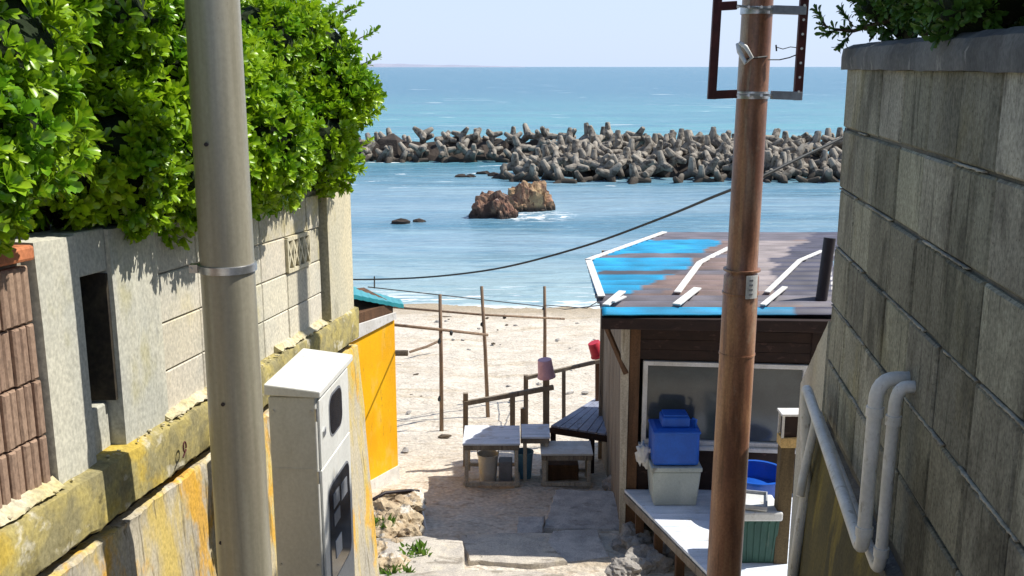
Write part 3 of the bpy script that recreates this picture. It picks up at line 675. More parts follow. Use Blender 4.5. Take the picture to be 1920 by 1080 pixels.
bt.build('branch', M['bark'], SH)
leafmesh('shoot_leaves', M['leaf_shaded'], SH, np.array([tuple(p) for p in sp_P]), np.array([tuple(p) for p in sp_N]), 7, .05, .022, 12)
# pale dead stem in front of the shrub
one(MB().tube([at(1843, 60, 3.7), at(1850, 30, 3.72), at(1858, -12, 3.74)], [.004, .004, .003], 6), 'dry_stem', M['wood_pale'], 'single pale dry stem standing in front of the dark shrub', 'stem')

# ---------------------------------------------------------------- left pole
def vpole(px0, py0, px1, py1, Y):  # axis through two photo points at a fixed distance
    a, b = at(px0, py0, Y), at(px1, py1, Y); return a, b
PY = 3.58
a, b = at(398, 0, PY), at(460, 1080, PY)
d = (a - b) / (a.z - b.z)
def pl(z): return b + d * (z - b.z)
UP = thing('utility_pole', pl(4.9), 'thick grey steel pole in front of the hedge and garden wall', 'pole')
zs = [4.8, 5.5, 6.0, 6.6, 7.2, 7.8, 8.5, 9.6, 11.5]
rr = [.107, .105, .1015, .0993, .096, .0937, .0903, .0865, .080]
MB().tube([pl(z) for z in zs], rr, 40).build('pole_shaft', M['pole_grey'], UP, smooth='auto')
zb = at(425, 500, PY).z
bd = MB().lathe([(.098, -.015), (.1035, -.013), (.1035, .013), (.098, .015)], pl(zb), 40)
bd.box(pl(zb) + Vector((-.110, -.03, 0)), (.03, .03, .03)); bd.tube([pl(zb) + Vector((-.119, -.05, 0)), pl(zb) + Vector((-.119, .0, 0))], .006, 8)
bd.build('steel_band', M['steel'], UP, smooth='auto')
for px, py in ((402, 267), (432, 742), (425, 1000)):
    p = at(px, py, PY); c = pl(p.z); c = c + Vector((p.x - c.x, -math.sqrt(max(0, .0975 ** 2 - (p.x - c.x) ** 2)), 0))
    MB().tube([c + Vector((0, .006, 0)), c + Vector((0, -.006, 0))], .007, 10).build('bolt', M['black_pipe'], UP)

# ---------------------------------------------------------------- meter cabinet
bx0, bY0, bY1 = None, 4.35, 4.91
P1 = at(590, 735, bY0); P0 = at(500, 735, bY0); P2 = at(650, 700, bY1)
def KZ(z): return 8 - (8 - z) * .91
MC = thing('meter_cabinet', (P1.x, bY0, 4.9), 'white metal electricity meter cabinet with dark windows between the grey pole and the yellow shed', 'meter cabinet')
zt = KZ(6.40); zb_ = KZ(4.85)
dn = Vector((P2.x - P1.x, bY1 - bY0, 0)); wv = Vector((P0.x - P1.x, 0.012, 0))
o0 = Vector((P1.x, bY0, 0))
def C3(u, v, z): return o0 + wv * u + dn * v + Vector((0, 0, z))
MB().hexa([C3(1, 0, zb_), C3(0, 0, zb_), C3(0, 1, zb_), C3(1, 1, zb_), C3(1, 0, zt), C3(0, 0, zt), C3(0, 1, zt + .0), C3(1, 1, zt)]).build('body', M['beige_metal'], MC, bevel=.006)
# sloping hood
MB().hexa([C3(1.05, -.03, zt + .012), C3(-.13, -.03, zt + .002), C3(-.13, 1.05, zt + .002), C3(1.05, 1.05, zt + .012), C3(1.05, -.03, zt + .065), C3(-.13, -.03, zt + .034), C3(-.13, 1.05, zt + .034), C3(1.05, 1.05, zt + .065)]).build('hood', M['white_enamel'], MC, bevel=.006)
dr = MB()
dr.hexa([C3(-.005, .04, zb_ + .5), C3(-.05, .04, zb_ + .5), C3(-.05, .96, zb_ + .5), C3(-.005, .96, zb_ + .5)] + [C3(-.005, .04, zt - .04), C3(-.05, .04, zt - .04), C3(-.05, .96, zt - .04), C3(-.005, .96, zt - .04)])
# door is one leaf, split by a shallow groove
door = MB()
for za, zc in ((zb_ + .02, KZ(6.005)), (KZ(6.012), zt - .02)):
    door.hexa([C3(-.002, .04, za), C3(-.055, .04, za), C3(-.055, .96, za), C3(-.002, .96, za), C3(-.002, .04, zc), C3(-.055, .04, zc), C3(-.055, .96, zc), C3(-.002, .96, zc)])
DO = door.build('door', M['white_enamel'], MC, bevel=.004)
def facepoly(v0, v1, z0, z1, r, out0, out1, n=5):
    L_ = dn.length; pts = []
    for cx, cz, a0 in ((v1 * L_ - r, z1 - r, 0), (v0 * L_ + r, z1 - r, 90), (v0 * L_ + r, z0 + r, 180), (v1 * L_ - r, z0 + r, 270)):
        for k in range(n + 1):
            t = R(a0 + 90 * k / n); pts.append((cx + r * math.cos(t), cz + r * math.sin(t)))
    mb = MB(); e = wv * (-1); e = e / 1.0
    return mb.prism([C3(out0, p[0] / L_, p[1]) for p in pts], wv * (out1 - out0))
def rim(v0, v1, z0, z1, r): return facepoly(v0 - .02, v1 + .02, z0 - .012, z1 + .012, r + .01, -.05, -.064)
rim(.32, .70, KZ(6.12), KZ(6.33), .055).build('window_rim', M['meter_grey'], DO); facepoly(.32, .70, KZ(6.12), KZ(6.33), .055, -.06, -.072).build('window', M['black_glass'], DO)
rim(.20, .86, KZ(5.33), KZ(5.86), .05).build('window_rim', M['meter_grey'], DO); facepoly(.20, .86, KZ(5.33), KZ(5.86), .05, -.06, -.072).build('window', M['black_glass'], DO)
mt = MB()
for (v0, v1, z0, z1) in ((.31, .50, KZ(5.72), KZ(5.80)), (.31, .50, KZ(5.62), KZ(5.69)), (.56, .76, KZ(5.70), KZ(5.79))):
    mt.hexa([C3(-.07, v0, z0), C3(-.085, v0, z0), C3(-.085, v1, z0), C3(-.07, v1, z0), C3(-.07, v0, z1), C3(-.085, v0, z1), C3(-.085, v1, z1), C3(-.07, v1, z1)])
mt.build('meter_dial', M['meter_grey'], DO)
mt = MB()
for (v0, v1, z0, z1) in ((.33, .52, KZ(5.43), KZ(5.53)), ):
    mt.hexa([C3(-.07, v0, z0), C3(-.085, v0, z0), C3(-.085, v1, z0), C3(-.07, v1, z0), C3(-.07, v0, z1), C3(-.085, v0, z1), C3(-.085, v1, z1), C3(-.07, v1, z1)])
mt.build('meter_label', M['meter_white'], DO)
MB().hexa([C3(-.05, .10, KZ(6.17)), C3(-.09, .10, KZ(6.17)), C3(-.09, .16, KZ(6.18)), C3(-.05, .16, KZ(6.18)), C3(-.05, .10, KZ(6.20)), C3(-.09, .10, KZ(6.20)), C3(-.09, .16, KZ(6.215)), C3(-.05, .16, KZ(6.215))]).build('latch', M['steel'], DO)
MB().tube([C3(.5, .5, zb_ + .01), C3(.5, .5, gz(0, bY0) - .1)], .03, 12).build('conduit', M['pvc'], MC, smooth='auto')
MB().hexa([C3(.92, -.006, KZ(6.02)), C3(.08, -.006, KZ(6.02)), C3(.08, .0, KZ(6.02)), C3(.92, .0, KZ(6.02)), C3(.92, -.006, KZ(6.028)), C3(.08, -.006, KZ(6.028)), C3(.08, .0, KZ(6.028)), C3(.92, .0, KZ(6.028))]).build('panel_seam', M['beige_metal'], MC)
for u_, z_ in ((.1, KZ(6.33)), (.9, KZ(6.33)), (.1, KZ(5.5)), (.9, KZ(5.5))): MB().tube([C3(u_, .0, z_), C3(u_, -.012, z_)], .006, 8).build('screw', M['steel'], MC)
for z in (KZ(5.35), KZ(5.95), KZ(6.28)): MB().tube([C3(-.02, -.01, z), C3(-.02, -.01, z + .06)], .007, 8).build('hinge', M['steel'], MC)
for v_ in (.1, .9): MB().bar(C3(.5, v_, zb_ + .01), C3(.5, v_, gz(0, bY0 + v_ * .6) - .1), .06, .06).build('leg', M['beige_metal'], MC)

# ---------------------------------------------------------------- yellow shed
YS = thing('beach_shed', (-1.9, 12, 2.8), 'small beach shed with a bright yellow wall and teal roof beyond the garden wall', 'shed')
A_, B_ = Vector((-2.0, 11.28, 0)), Vector((-1.46, 12.2, 0)); plan = [A_, B_, Vector((-1.95, 13.1, 0)), Vector((-3.4, 12.4, 0)), Vector((-3.0, 10.9, 0))]
zY = 4.93
MB().prism([p + Vector((0, 0, 2.99)) for p in plan], (0, 0, zY - 2.99)).build('wall', M['yellow'], YS)
cen = sum(plan, Vector()) / 5
MB().prism([cen + (p - cen) * 1.02 + Vector((0, 0, 2.6)) for p in plan], (0, 0, .41)).build('base_board', M['white_paint'], YS)
nrm = (B_ - A_).cross(Vector((0, 0, 1))).normalized(); nrm = nrm if nrm.x > 0 else -nrm
pan = [A_ + Vector((0, 0, 4.84)), B_ + Vector((0, 0, 4.95)), B_ + Vector((0, 0, 5.03)), A_ + Vector((0, 0, 5.04))]
MB().prism([p + nrm * .004 for p in pan], nrm * .03).build('sign_strip', M['white_paint'], YS)
MB().prism([cen + (p - cen) * .985 + Vector((0, 0, zY)) for p in plan], (0, 0, .22)).build('eave_board', M['wood_brown'], YS)
r4 = [at(640, 548, 11.5), at(757, 571, 12.3), at(752, 562, 13.3), at(640, 531, 13.3)]
rr_ = []
for i in range(28):
    t = i / 27; a0 = r4[0].lerp(r4[1], t); b0 = r4[3].lerp(r4[2], t); up_ = Vector((0, 0, .004 * math.sin(t * 60)))
    rr_.append([a0 + up_, b0 + up_, b0 + up_ - Vector((0, 0, .03)), a0 + up_ - Vector((0, 0, .05)), a0 + up_])
MB().grid(rr_).build('roof', M['teal'], YS)

# ---------------------------------------------------------------- hut
HT = thing('beach_hut', (2.0, 10.5, 3.1), 'weathered beach hut with a rusty blue corrugated roof behind the brown pole', 'hut')
def fy(x): return 9.92 - .10 * (x - 1.2)
Ht0 = 5.58
# roof rows: (Y, xl, xr, z)
RT = [(9.55, .875, 3.22, 5.635), (9.75, .89, 3.25, 5.66), (10.1, .86, 3.32, 5.69), (11.64, .86, 3.75, 5.80), (14.25, 2.13, 4.9, 5.70)]
def rrow(Y):
    for p, q in zip(RT, RT[1:]):
        if Y <= q[0] + 1e-6:
            t = (Y - p[0]) / (q[0] - p[0]); return [p[k] + (q[k] - p[k]) * t for k in (1, 2, 3)]
    return RT[-1][1:]
def roofz(Y): return rrow(Y)[2]
rows = []; cols = []; Y = 9.55; n = 48
blue, rust, mauve, dark, pale = (.02, .34, .60), (.235, .165, .145), (.165, .15, .17), (.075, .072, .105), (.33, .28, .27)
while Y < 14.25:
    xl, xr, z = rrow(Y); r = []
    for k in range(n + 1):
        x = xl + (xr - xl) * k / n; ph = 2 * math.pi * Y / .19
        jag_ = .018 * nvec(x * 3, Y * 1.5)
        r.append((x, Y, z + .020 * math.sin(ph) + .004 * nvec(x * 5, Y * 5) ))
        f = (x - xl) / (xr - xl); nn = nvec(x * 2.2, Y * 3, 3) * .16 + nvec(x * .7, Y * 2, 9) * .10
        c = rust
        band = nvec(x * .6, Y * 2.4, 21)
        if f + nn * .14 < .42 - max(0, (11.3 - Y)) * .26: c = blue
        if Y > 13.3 + nn * .6: c = mauve
        if 11.7 < Y + nn * .5 < 12.0 and f < .7: c = mauve
        if c is blue and (int(Y / .19) % 5 == 3) and band > .12: c = tuple(v * .6 for v in mauve)
        if c is rust and (int(Y / .19) % 4 == 2) and band > 0: c = mauve
        if f > .58 + .06 * band and 10.3 < Y < 13.2: c = pale
        if f - nn * .3 > .74 + (Y - 10) * .015 and Y > 9.9: c = dark
        if Y < 9.80: c = blue if f < .55 + .1 * band else (tuple(v * .7 for v in blue) if f < .8 else dark)
        if 9.86 < Y + nn * .3 < 10.15: c = mauve
        valley_dark = 1 - .38 * max(0, -math.sin(ph)) ; cols.append(tuple(v * valley_dark * (1 + .5 * nvec(x * 3, Y * 9, 5)) for v in c) + (1,))  # corrugation valleys drawn darker than the crests
    rows.append(r); Y += .0175
rb = MB().grid(rows)
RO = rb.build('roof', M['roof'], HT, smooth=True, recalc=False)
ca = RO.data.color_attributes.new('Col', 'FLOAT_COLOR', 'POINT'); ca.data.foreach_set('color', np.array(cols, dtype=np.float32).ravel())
so = RO.modifiers.new('thick', 'SOLIDIFY'); so.thickness = .012; so.offset = -1
def rp(px, py, lift=.03):
    Y = 11.5
    for _ in range(30):
        p = at(px, py, Y); zz = roofz(min(14.25, max(9.55, Y))) + lift
        q = onz(px, py, zz); Y = .5 * Y + .5 * q.y
    return Vector((onz(px, py, zz)))
def rbat(pts, wd=.085, mat='white_paint'):
    mb = MB()
    for a_, b_ in zip(pts, pts[1:]):
        mb.bar(a_, b_, wd * .85, .016)
    mb.build('roof_batten', M[mat], RO, bevel=.003)
rbat([rp(1246, 435), rp(1102, 487)], .09); rbat([rp(1104, 489), rp(1128, 556)], .09)
rbat([rp(1368, 464), rp(1312, 492), rp(1270, 548)]); rbat([rp(1308, 540, .045), rp(1268, 571, .045)], .10)
rbat([rp(1542, 470), rp(1500, 488), rp(1438, 548)], .07); rbat([rp(1472, 538, .045), rp(1430, 572, .045)], .07)
rbat([rp(1167, 546), rp(1136, 572)], .09); rbat([rp(1172, 556, .05), rp(1150, 566, .05)], .05, 'white_paint')
# fascia
fas = MB().hexa([Vector((.87, 9.56, 5.50)), Vector((3.25, 9.42, 5.50)), Vector((3.25, 9.50, 5.50)), Vector((.87, 9.64, 5.50)), Vector((.87, 9.56, 5.615)), Vector((3.25, 9.42, 5.615)), Vector((3.25, 9.50, 5.615)), Vector((.87, 9.64, 5.615))])
fas.build('fascia', M['wood_dark'], HT, bevel=.008)
MB().hexa([Vector((.9, 9.66, 5.52)), Vector((3.22, 9.52, 5.52)), Vector((4.3, 13.6, 5.52)), Vector((2.1, 13.6, 5.52)), Vector((.9, 9.66, 5.60)), Vector((3.22, 9.52, 5.60)), Vector((4.3, 13.6, 5.62)), Vector((2.1, 13.6, 5.62))]).build('soffit', M['wood_dark'], HT)
xR = 2.98
def fp(x, z, o=0): return Vector((x, fy(x) - o, z))
def fbox(x0, x1, z0, z1, o0, o1, mb=None):
    mb = mb or MB(); return mb.hexa([fp(x0, z0, o1), fp(x1, z0, o1), fp(x1, z0, o0), fp(x0, z0, o0), fp(x0, z1, o1), fp(x1, z1, o1), fp(x1, z1, o0), fp(x0, z1, o0)])
fb = MB()
for k in range(4): fbox(1.30, xR, 5.10 + k * .105, 5.202 + k * .105, -.05, rng.uniform(.0, .008), fb)
fb.build('upper_boards', M['wood_dark'], HT)
fbox(1.30, xR, 3.3, 4.20, -.06, -.01).build('lower_wall', M['wood_dark'], HT)
fbox(1.195, 1.30, 3.2, 5.51, -.06, .02).build('corner_post', M['wood_brown'], HT, bevel=.006)
fbox(xR, xR + .12, 3.0, 5.51, -.06, .02).build('corner_post', M['wood_dark'], HT, bevel=.006)
# window: frame, panes, sliding stile, sill
WN = MB(); x0, x1, z0, z1 = 1.335, xR - .02, 4.205, 5.085; fw = .045
for (a0, a1, b0, b1) in ((x0, x1, z1 - fw, z1), (x0, x1, z0, z0 + fw), (x0, x0 + fw, z0 + fw, z1 - fw), (x1 - fw, x1, z0 + fw, z1 - fw)): fbox(a0, a1, b0, b1, -.02, .03, WN)
xm = 2.14
fbox(xm - .03, xm + .03, z0 + fw, z1 - fw, -.015, .02, WN)
W_ = WN.build('window', M['white_paint'], HT, bevel=.003)
fbox(x0 + fw, xm - .03, z0 + fw, z1 - fw, -.012, -.006).build('pane', M['hut_glass'], W_); fbox(xm + .03, x1 - fw, z0 + fw, z1 - fw, -.012, -.006).build('pane', M['hut_glass'], W_)
fbox(x0 - .03, x1 + .03, z0 - .045, z0 - .003, -.02, .07).build('sill', M['white_paint'], W_, bevel=.004)
# seaward-left side wall of vertical boards
lb = MB(); Y = 9.93
while Y < 13.4:
    wd = rng.uniform(.14, .2); o = rng.uniform(0, .01); xx = 1.175 + .024 * (Y - 9.93)
    lb.hexa([Vector((xx - o, Y, 2.7)), Vector((xx + .03, Y, 2.7)), Vector((xx + .03, Y + wd - .008, 2.7)), Vector((xx - o, Y + wd - .008, 2.7)), Vector((xx - o, Y, 5.53)), Vector((xx + .03, Y, 5.53)), Vector((xx + .03, Y + wd - .008, 5.53)), Vector((xx - o, Y + wd - .008, 5.53))]); Y += wd
lb.build('side_boards', M['wood_grey'], HT)
MB().hexa([Vector((1.135, 9.90, 3.0)), Vector((1.19, 9.88, 3.0)), Vector((1.19, 9.925, 3.0)), Vector((1.135, 9.925, 3.0)), Vector((1.10, 9.90, 5.50)), Vector((1.19, 9.88, 5.50)), Vector((1.19, 9.925, 5.50)), Vector((1.10, 9.925, 5.50))]).build('pale_board', M['wood_pale'], HT, bevel=.004)
MB().bar((.93, 10.05, 5.48), (1.16, 9.87, 4.95), .04, .04).build('brace', M['wood_brown'], HT)
MB().hexa([Vector((1.2, 13.3, 2.5)), Vector((4.2, 13.3, 2.5)), Vector((4.2, 13.36, 2.5)), Vector((1.2, 13.36, 2.5)), Vector((1.2, 13.3, 5.6)), Vector((4.2, 13.3, 5.6)), Vector((4.2, 13.36, 5.6)), Vector((1.2, 13.36, 5.6))]).build('back_wall', M['wood_grey'], HT)
MB().hexa([Vector((3.08, 9.78, 2.8)), Vector((3.12, 9.78, 2.8)), Vector((4.2, 13.3, 2.8)), Vector((4.16, 13.3, 2.8)), Vector((3.08, 9.78, 5.55)), Vector((3.12, 9.78, 5.55)), Vector((4.2, 13.3, 5.55)), Vector((4.16, 13.3, 5.55))]).build('side_wall', M['wood_grey'], HT)
tp = rp(1540, 562, 0.0); one(MB().tube([tp, at(1556, 446, tp.y + .05)], [.058, .06], 20), 'flue_pipe', M['black_pipe'], 'short black flue pipe rising from the right edge of the hut roof', 'pipe', smooth='auto')

# white board deck in front of the hut
DZ = 3.70
DK = thing('wooden_deck', (2.0, 9, 3.3), 'low white painted board deck in front of the hut', 'deck')
dk = MB()
pL0, pL1 = Vector((1.17, 9.86)), Vector((1.86, 7.55))
def dxl(y): return pL0.x + (pL1.x - pL0.x) * (pL0.y - y) / (pL0.y - pL1.y)
y = 9.86
while y > 7.5:
    y2 = y - .145
    dk.hexa([(dxl(y2), y2 + .004, DZ - .03), (3.2, y2 + .004, DZ - .03), (3.2, y, DZ - .03), (dxl(y), y, DZ - .03), (dxl(y2), y2 + .004, DZ), (3.2, y2 + .004, DZ), (3.2, y, DZ), (dxl(y), y, DZ)]); y = y2
dk.build('deck_boards', M['deck_white'], DK, bevel=.003)
MB().bar((pL0.x + .01, pL0.y - .02, DZ - .075), (pL1.x + .01, pL1.y, DZ - .075), .04, .08).build('edge_beam', M['wood_grey'], DK)
for yy in (9.6, 9.15, 8.7, 8.3, 7.9):
    MB().bar((dxl(yy) + .05, yy, DZ - .115), (dxl(yy) + .05 + rng.uniform(-.02, .02), yy, 2.95), .08, .08).build('leg', M['wood_brown'], DK)
# things on the deck
def rbox(name, mat, c, d, label, cat, rot=0, parent=None, bevel=.02):
    m = MB().box((c[0], c[1], c[2] + d[2] / 2), d, R(rot))
    return one(m, name, mat, label, cat, bevel=bevel) if parent is None else m.build(name, mat, parent, bevel=bevel)
bc = onz(1266, 950, DZ); bc = Vector((bc.x, bc.y + .2, DZ))
fx = thing('foam_box', bc, 'scuffed pale grey foam fish box on the deck under the blue water container', 'box')
m_ = MB(); m_.hexa([bc + Vector(q) for q in ((-.215, -.18, 0.001), (.215, -.18, 0.001), (.215, .18, 0.001), (-.215, .18, 0.001), (-.245, -.21, .37), (.245, -.21, .37), (.245, .21, .37), (-.245, .21, .37))]); m_.build('box_body', M['foam_box'], fx, bevel=.015)
MB().box(bc + Vector((0, 0, .395)), (.51, .44, .048)).build('lid', M['foam_box'], fx, bevel=.01)
b2 = bc + Vector((-.005, 0, .42))
bt_ = thing('water_container', b2, 'square blue plastic water container stacked on the foam box on the deck', 'container')
MB().box(b2 + Vector((0, 0, .19)), (.46, .38, .375)).build('container_body', M['blue_plastic'], bt_, bevel=.035)
MB().box(b2 + Vector((0, 0, .352)), (.475, .395, .03)).build('rim', M['blue_plastic'], bt_, bevel=.012)
MB().box(b2 + Vector((0.0, .0, .43)), (.28, .22, .11)).build('raised_top', M['blue_plastic'], bt_, bevel=.02)
MB().box(b2 + Vector((0.0, .0, .495)), (.24, .18, .02)).build('cap', M['blue_plastic'], bt_, bevel=.008)
MB().tube([b2 + Vector((.19, -.1, .375)), b2 + Vector((.20, -.1, .46)), b2 + Vector((.16, -.1, .475))], .012, 8).build('handle', M['blue_plastic'], bt_, smooth=True)
# rag
rc = at(1205, 850, 9.66); rg = MB()
rg.rock(rc, (.06, .045, .10), 5, .6, 3, 2.5); rg.rock(rc + Vector((.04, 0, -.10)), (.035, .03, .06), 8, .6, 2, 2.5); rg.rock(rc + Vector((.05, 0, .04)), (.05, .03, .03), 9, .6, 2, 2.5)
one(rg, 'cloth', M['tarp'], 'crumpled white cloth hanging beside the blue water container', 'cloth', smooth=True)
# blue tub
tc = Vector((at(1418, 900, 9.25).x, 9.25, DZ))
TB = thing('washtub', tc, 'round blue plastic washtub on the deck behind the brown pole', 'tub')
MB().lathe([(.22, .002), (.225, .01), (.29, .42), (.315, .425), (.315, .45), (.28, .45), (.275, .42), (.21, .03), (.0001, .028)], tc, 32).build('tub_body', M['blue_tub'], TB, smooth='auto')
MB().lathe([(.262, .26), (.272, .262), (.275, .285), (.265, .29)], tc, 32).build('band', M['blue_tub'], TB, smooth=True)
# green bin with white cool box lid
gc = onz(1414, 1058, DZ); gc = Vector((gc.x + .02, gc.y + .17, DZ))
GB = thing('storage_bin', gc, 'dark green storage bin with a white lid on the deck beside the brown pole', 'bin')
m_ = MB(); m_.hexa([gc + Vector(q) for q in ((-.16, -.15, 0.001), (.16, -.15, 0.001), (.16, .15, 0.001), (-.16, .15, 0.001), (-.185, -.175, .42), (.185, -.175, .42), (.185, .175, .42), (-.185, .175, .42))])
for k in range(6): m_.bar(gc + Vector((-.135 + k * .054, -.154, .02)), gc + Vector((-.155 + k * .062, -.178, .40)), .016, .012)
m_.build('bin_body', M['green_plastic'], GB, bevel=.01)
MB().box(gc + Vector((0, 0, .46)), (.41, .40, .085)).build('lid', M['white_plastic'], GB, bevel=.018)
t_ = gc + Vector((-.03, .0, .505))
TR = thing('tray', t_, 'white plastic tray lying on top of the green storage bin', 'tray')
m_ = MB(); m_.box(t_ + Vector((0, 0, .012)), (.27, .33, .02), R(-14)); m_.build('tray_base', M['white_plastic'], TR, bevel=.008)
m_ = MB(); rm = Matrix.Rotation(R(-14), 3, 'Z')
for a0, d0 in (((-.13, 0, .035), (.014, .34, .03)), ((.13, 0, .035), (.014, .34, .03)), ((0, .165, .035), (.246, .014, .03)), ((0, -.165, .035), (.246, .014, .03))): m_.box(t_ + rm @ Vector(a0), d0, R(-14))
m_.build('rim', M['grey_paint'], TR)
# post with small wooden box
pp = at(1475, 835, 8.3); LP_ = thing('wooden_post', (pp.x, 8.3, 3.3), 'brown square timber post at the right side of the deck', 'post')
MB().bar((pp.x - .01, 8.3, 3.2), (pp.x, 8.3, pp.z), .12, .12).build('post_shaft', M['post_wood'], LP_, bevel=.006)
lb0 = Vector((pp.x + .015, 8.3, pp.z + .002))
LN = thing('lantern_box', lb0, 'small dark box with white edges and wooden base on the timber post', 'lantern')
MB().box(lb0 + Vector((0, 0, .045)), (.17, .15, .09)).build('wooden_base', M['new_wood'], LN, bevel=.006)
m_ = MB()
for sx in (-1, 1):
    for sy in (-1, 1): m_.box(lb0 + Vector((sx * .073, sy * .063, .19)), (.018, .018, .20))
m_.build('corner_bars', M['white_paint'], LN)
MB().box(lb0 + Vector((0, 0, .19)), (.125, .105, .2)).build('dark_panel', M['wood_dark'], LN)
MB().box(lb0 + Vector((0, 0, .30)), (.19, .17, .022)).build('lantern_top', M['white_paint'], LN, bevel=.005)

# ---------------------------------------------------------------- right pole with empty sign frame
QY = 6.4
a, b = at(1421, 0, QY), at(1357, 1080, QY); d = (a - b) / (a.z - b.z)
def pr(z): return b + d * (z - b.z)
RP = thing('steel_pole', pr(3.8), 'rusty brown steel pole with an empty sign frame in front of the hut', 'pole')
zj = at(1400, 515, QY).z
zs = [3.5, 4.5, 5.2, 5.9, 6.35, zj - .01, zj, zj + .01, 6.9, 7.3, 7.7, 8.3, 9.2, 11]
rr = [.118, .116, .1155, .1145, .113, .112, .106, .099, .0975, .097, .096, .094, .092, .088]
MB().tube([pr(z) for z in zs], rr, 36).build('pole_shaft', M['pole_brown'], RP, smooth='auto')
for py_, r_ in ((505, .119), (548, .119), (662, .1175), (178, .104), (20, .102)):
    z_ = at(1400, py_, QY).z; hh = .022 if py_ in (178, 20) else .006
    MB().lathe([(r_ - .008, -hh), (r_, -hh), (r_, hh), (r_ - .008, hh)], pr(z_), 36).build('strap', M['steel'] if py_ in (178, 20) else M['pole_brown'], RP, smooth='auto')
zl = at(1400, 532, QY).z; c_ = pr(zl) 
lbp = []
for k in range(7):
    t = R(-88 + k * 7); lbp.append((math.cos(t) * .122, math.sin(t) * .122))
rws = [[(c_.x + x + .0, c_.y + y, zl + s * .075) for x, y in lbp] for s in (-1, 1)]
m_ = MB().grid(rws); lo_ = m_.build('number_plate', M['white_plastic'], RP, recalc=False); so = lo_.modifiers.new('t', 'SOLIDIFY'); so.thickness = .003
mk_ = MB()
for k in range(4): mk_.bar(Vector((c_.x + math.cos(R(-78)) * .1235, c_.y + math.sin(R(-78)) * .1235, zl + .045 - k * .03)), Vector((c_.x + math.cos(R(-66)) * .1235, c_.y + math.sin(R(-66)) * .1235, zl + .045 - k * .03)), .003, .012)
mk_.build('plate_mark', M['meter_grey'], lo_)
def fpnt(px, py, dy=-.13): return at(px, py, QY + dy)
FR = thing('sign_frame', fpnt(1400, 180), 'empty dark red steel sign frame strapped to the top of the brown pole', 'frame')
MB().bar(fpnt(1334, 186), fpnt(1349, -60), .05, .04, (0, 1, 0)).build('upright', M['rust_bar'], FR, bevel=.003)
MB().bar(fpnt(1495, 188), fpnt(1512, -60), .05, .04, (0, 1, 0)).build('upright', M['rust_bar'], FR, bevel=.003)
for y0, y1 in ((180, 178), (14, 18)):
    MB().bar(fpnt(1336 + (10 if y0 < 99 else 0), y0 - 2), fpnt(1381, y0 - 4), .05, .045, (0, 1, 0)).build('cross_bar', M['rust_bar'], FR, bevel=.003)
    MB().bar(fpnt(1446, y1), fpnt(1502 + (8 if y0 < 99 else 0), y1 + 2), .05, .05, (0, 1, 0)).build('cross_bar', M['grey_paint'], FR, bevel=.003)
    MB().bar(fpnt(1380, y0 - 3, -.14), fpnt(1447, y1, -.14), .012, .05, (0, 1, 0)).build('clamp', M['steel'], FR)
    for px in (1384, 1404, 1428, 1443): MB().tube([fpnt(px, y0 - 1, -.14), fpnt(px, y0 - 1, -.175)], .009, 8).build('bolt', M['steel'], FR)
m_ = MB()
for k in range(7): m_.tube([fpnt(1497 + (k * 27 + 10) * .069, 172 - k * 27, -.15), fpnt(1497 + (k * 27 + 10) * .069, 172 - k * 27, -.156)], .008, 8)
m_.build('bolt_holes', M['pvc'], FR)
# cream conduit hook tied on the pole, with loose wires
m_ = MB().tube([fpnt(1383, 82, -.08), fpnt(1386, 96, -.10), fpnt(1398, 118, -.13), fpnt(1410, 108, -.13), fpnt(1398, 88, -.12), fpnt(1386, 80, -.10)], [.012, .016, .015, .012, .014, .012], 10)
one(m_, 'cable_tie', M['pvc'], 'bent cream plastic conduit end tied to the brown pole inside the sign frame', 'conduit', smooth=True)
m_ = MB().tube([fpnt(1400, 110, -.13), fpnt(1420, 108, -.125), fpnt(1438, 106, -.08)], .006, 6)
m_.tube([fpnt(1440, 112, -.08), fpnt(1462, 112, -.06), fpnt(1480, 108, -.1), fpnt(1500, 100, -.12)], .004, 6); m_.tube([fpnt(1455, 88, -.1), fpnt(1468, 92, -.1), fpnt(1482, 88, -.1), fpnt(1502, 90, -.12)], .003, 6); m_.tube([fpnt(1456, 96, -.1), fpnt(1455, 84, -.1)], .005, 6)
one(m_, 'loose_wire', M['rubber'], 'thin loose wire ends running from the brown pole to the sign frame', 'wire')
# service cable
cps = [(560, 522, 14.5), (655, 524, 14), (760, 522, 13.2), (860, 514, 12.2), (960, 498, 11.2), (1100, 460, 9.9), (1240, 409, 8.6), (1340, 368, 7.4), (1405, 343, 6.62), (1425, 333, 6.55), (1500, 296, 6.75), (1580, 258, 7.0), (1660, 215, 7.2)]
pts = [at(*c) for c in cps]
def crom(p, n=6):
    o = []
    for i in range(len(p) - 1):
        a0, a1, a2, a3 = p[max(0, i - 1)], p[i], p[i + 1], p[min(len(p) - 1, i + 2)]
        for k in range(n):
            t = k / n; o.append(.5 * ((2 * a1) + (a2 - a0) * t + (2 * a0 - 5 * a1 + 4 * a2 - a3) * t * t + (3 * a1 - 3 * a2 + a3 - a0) * t ** 3))
    return o + [p[-1]]
one(MB().tube(crom(pts), .011, 8), 'service_cable', M['rubber'], 'black cable sagging across the sea from the brown pole to the left', 'cable', smooth=True)

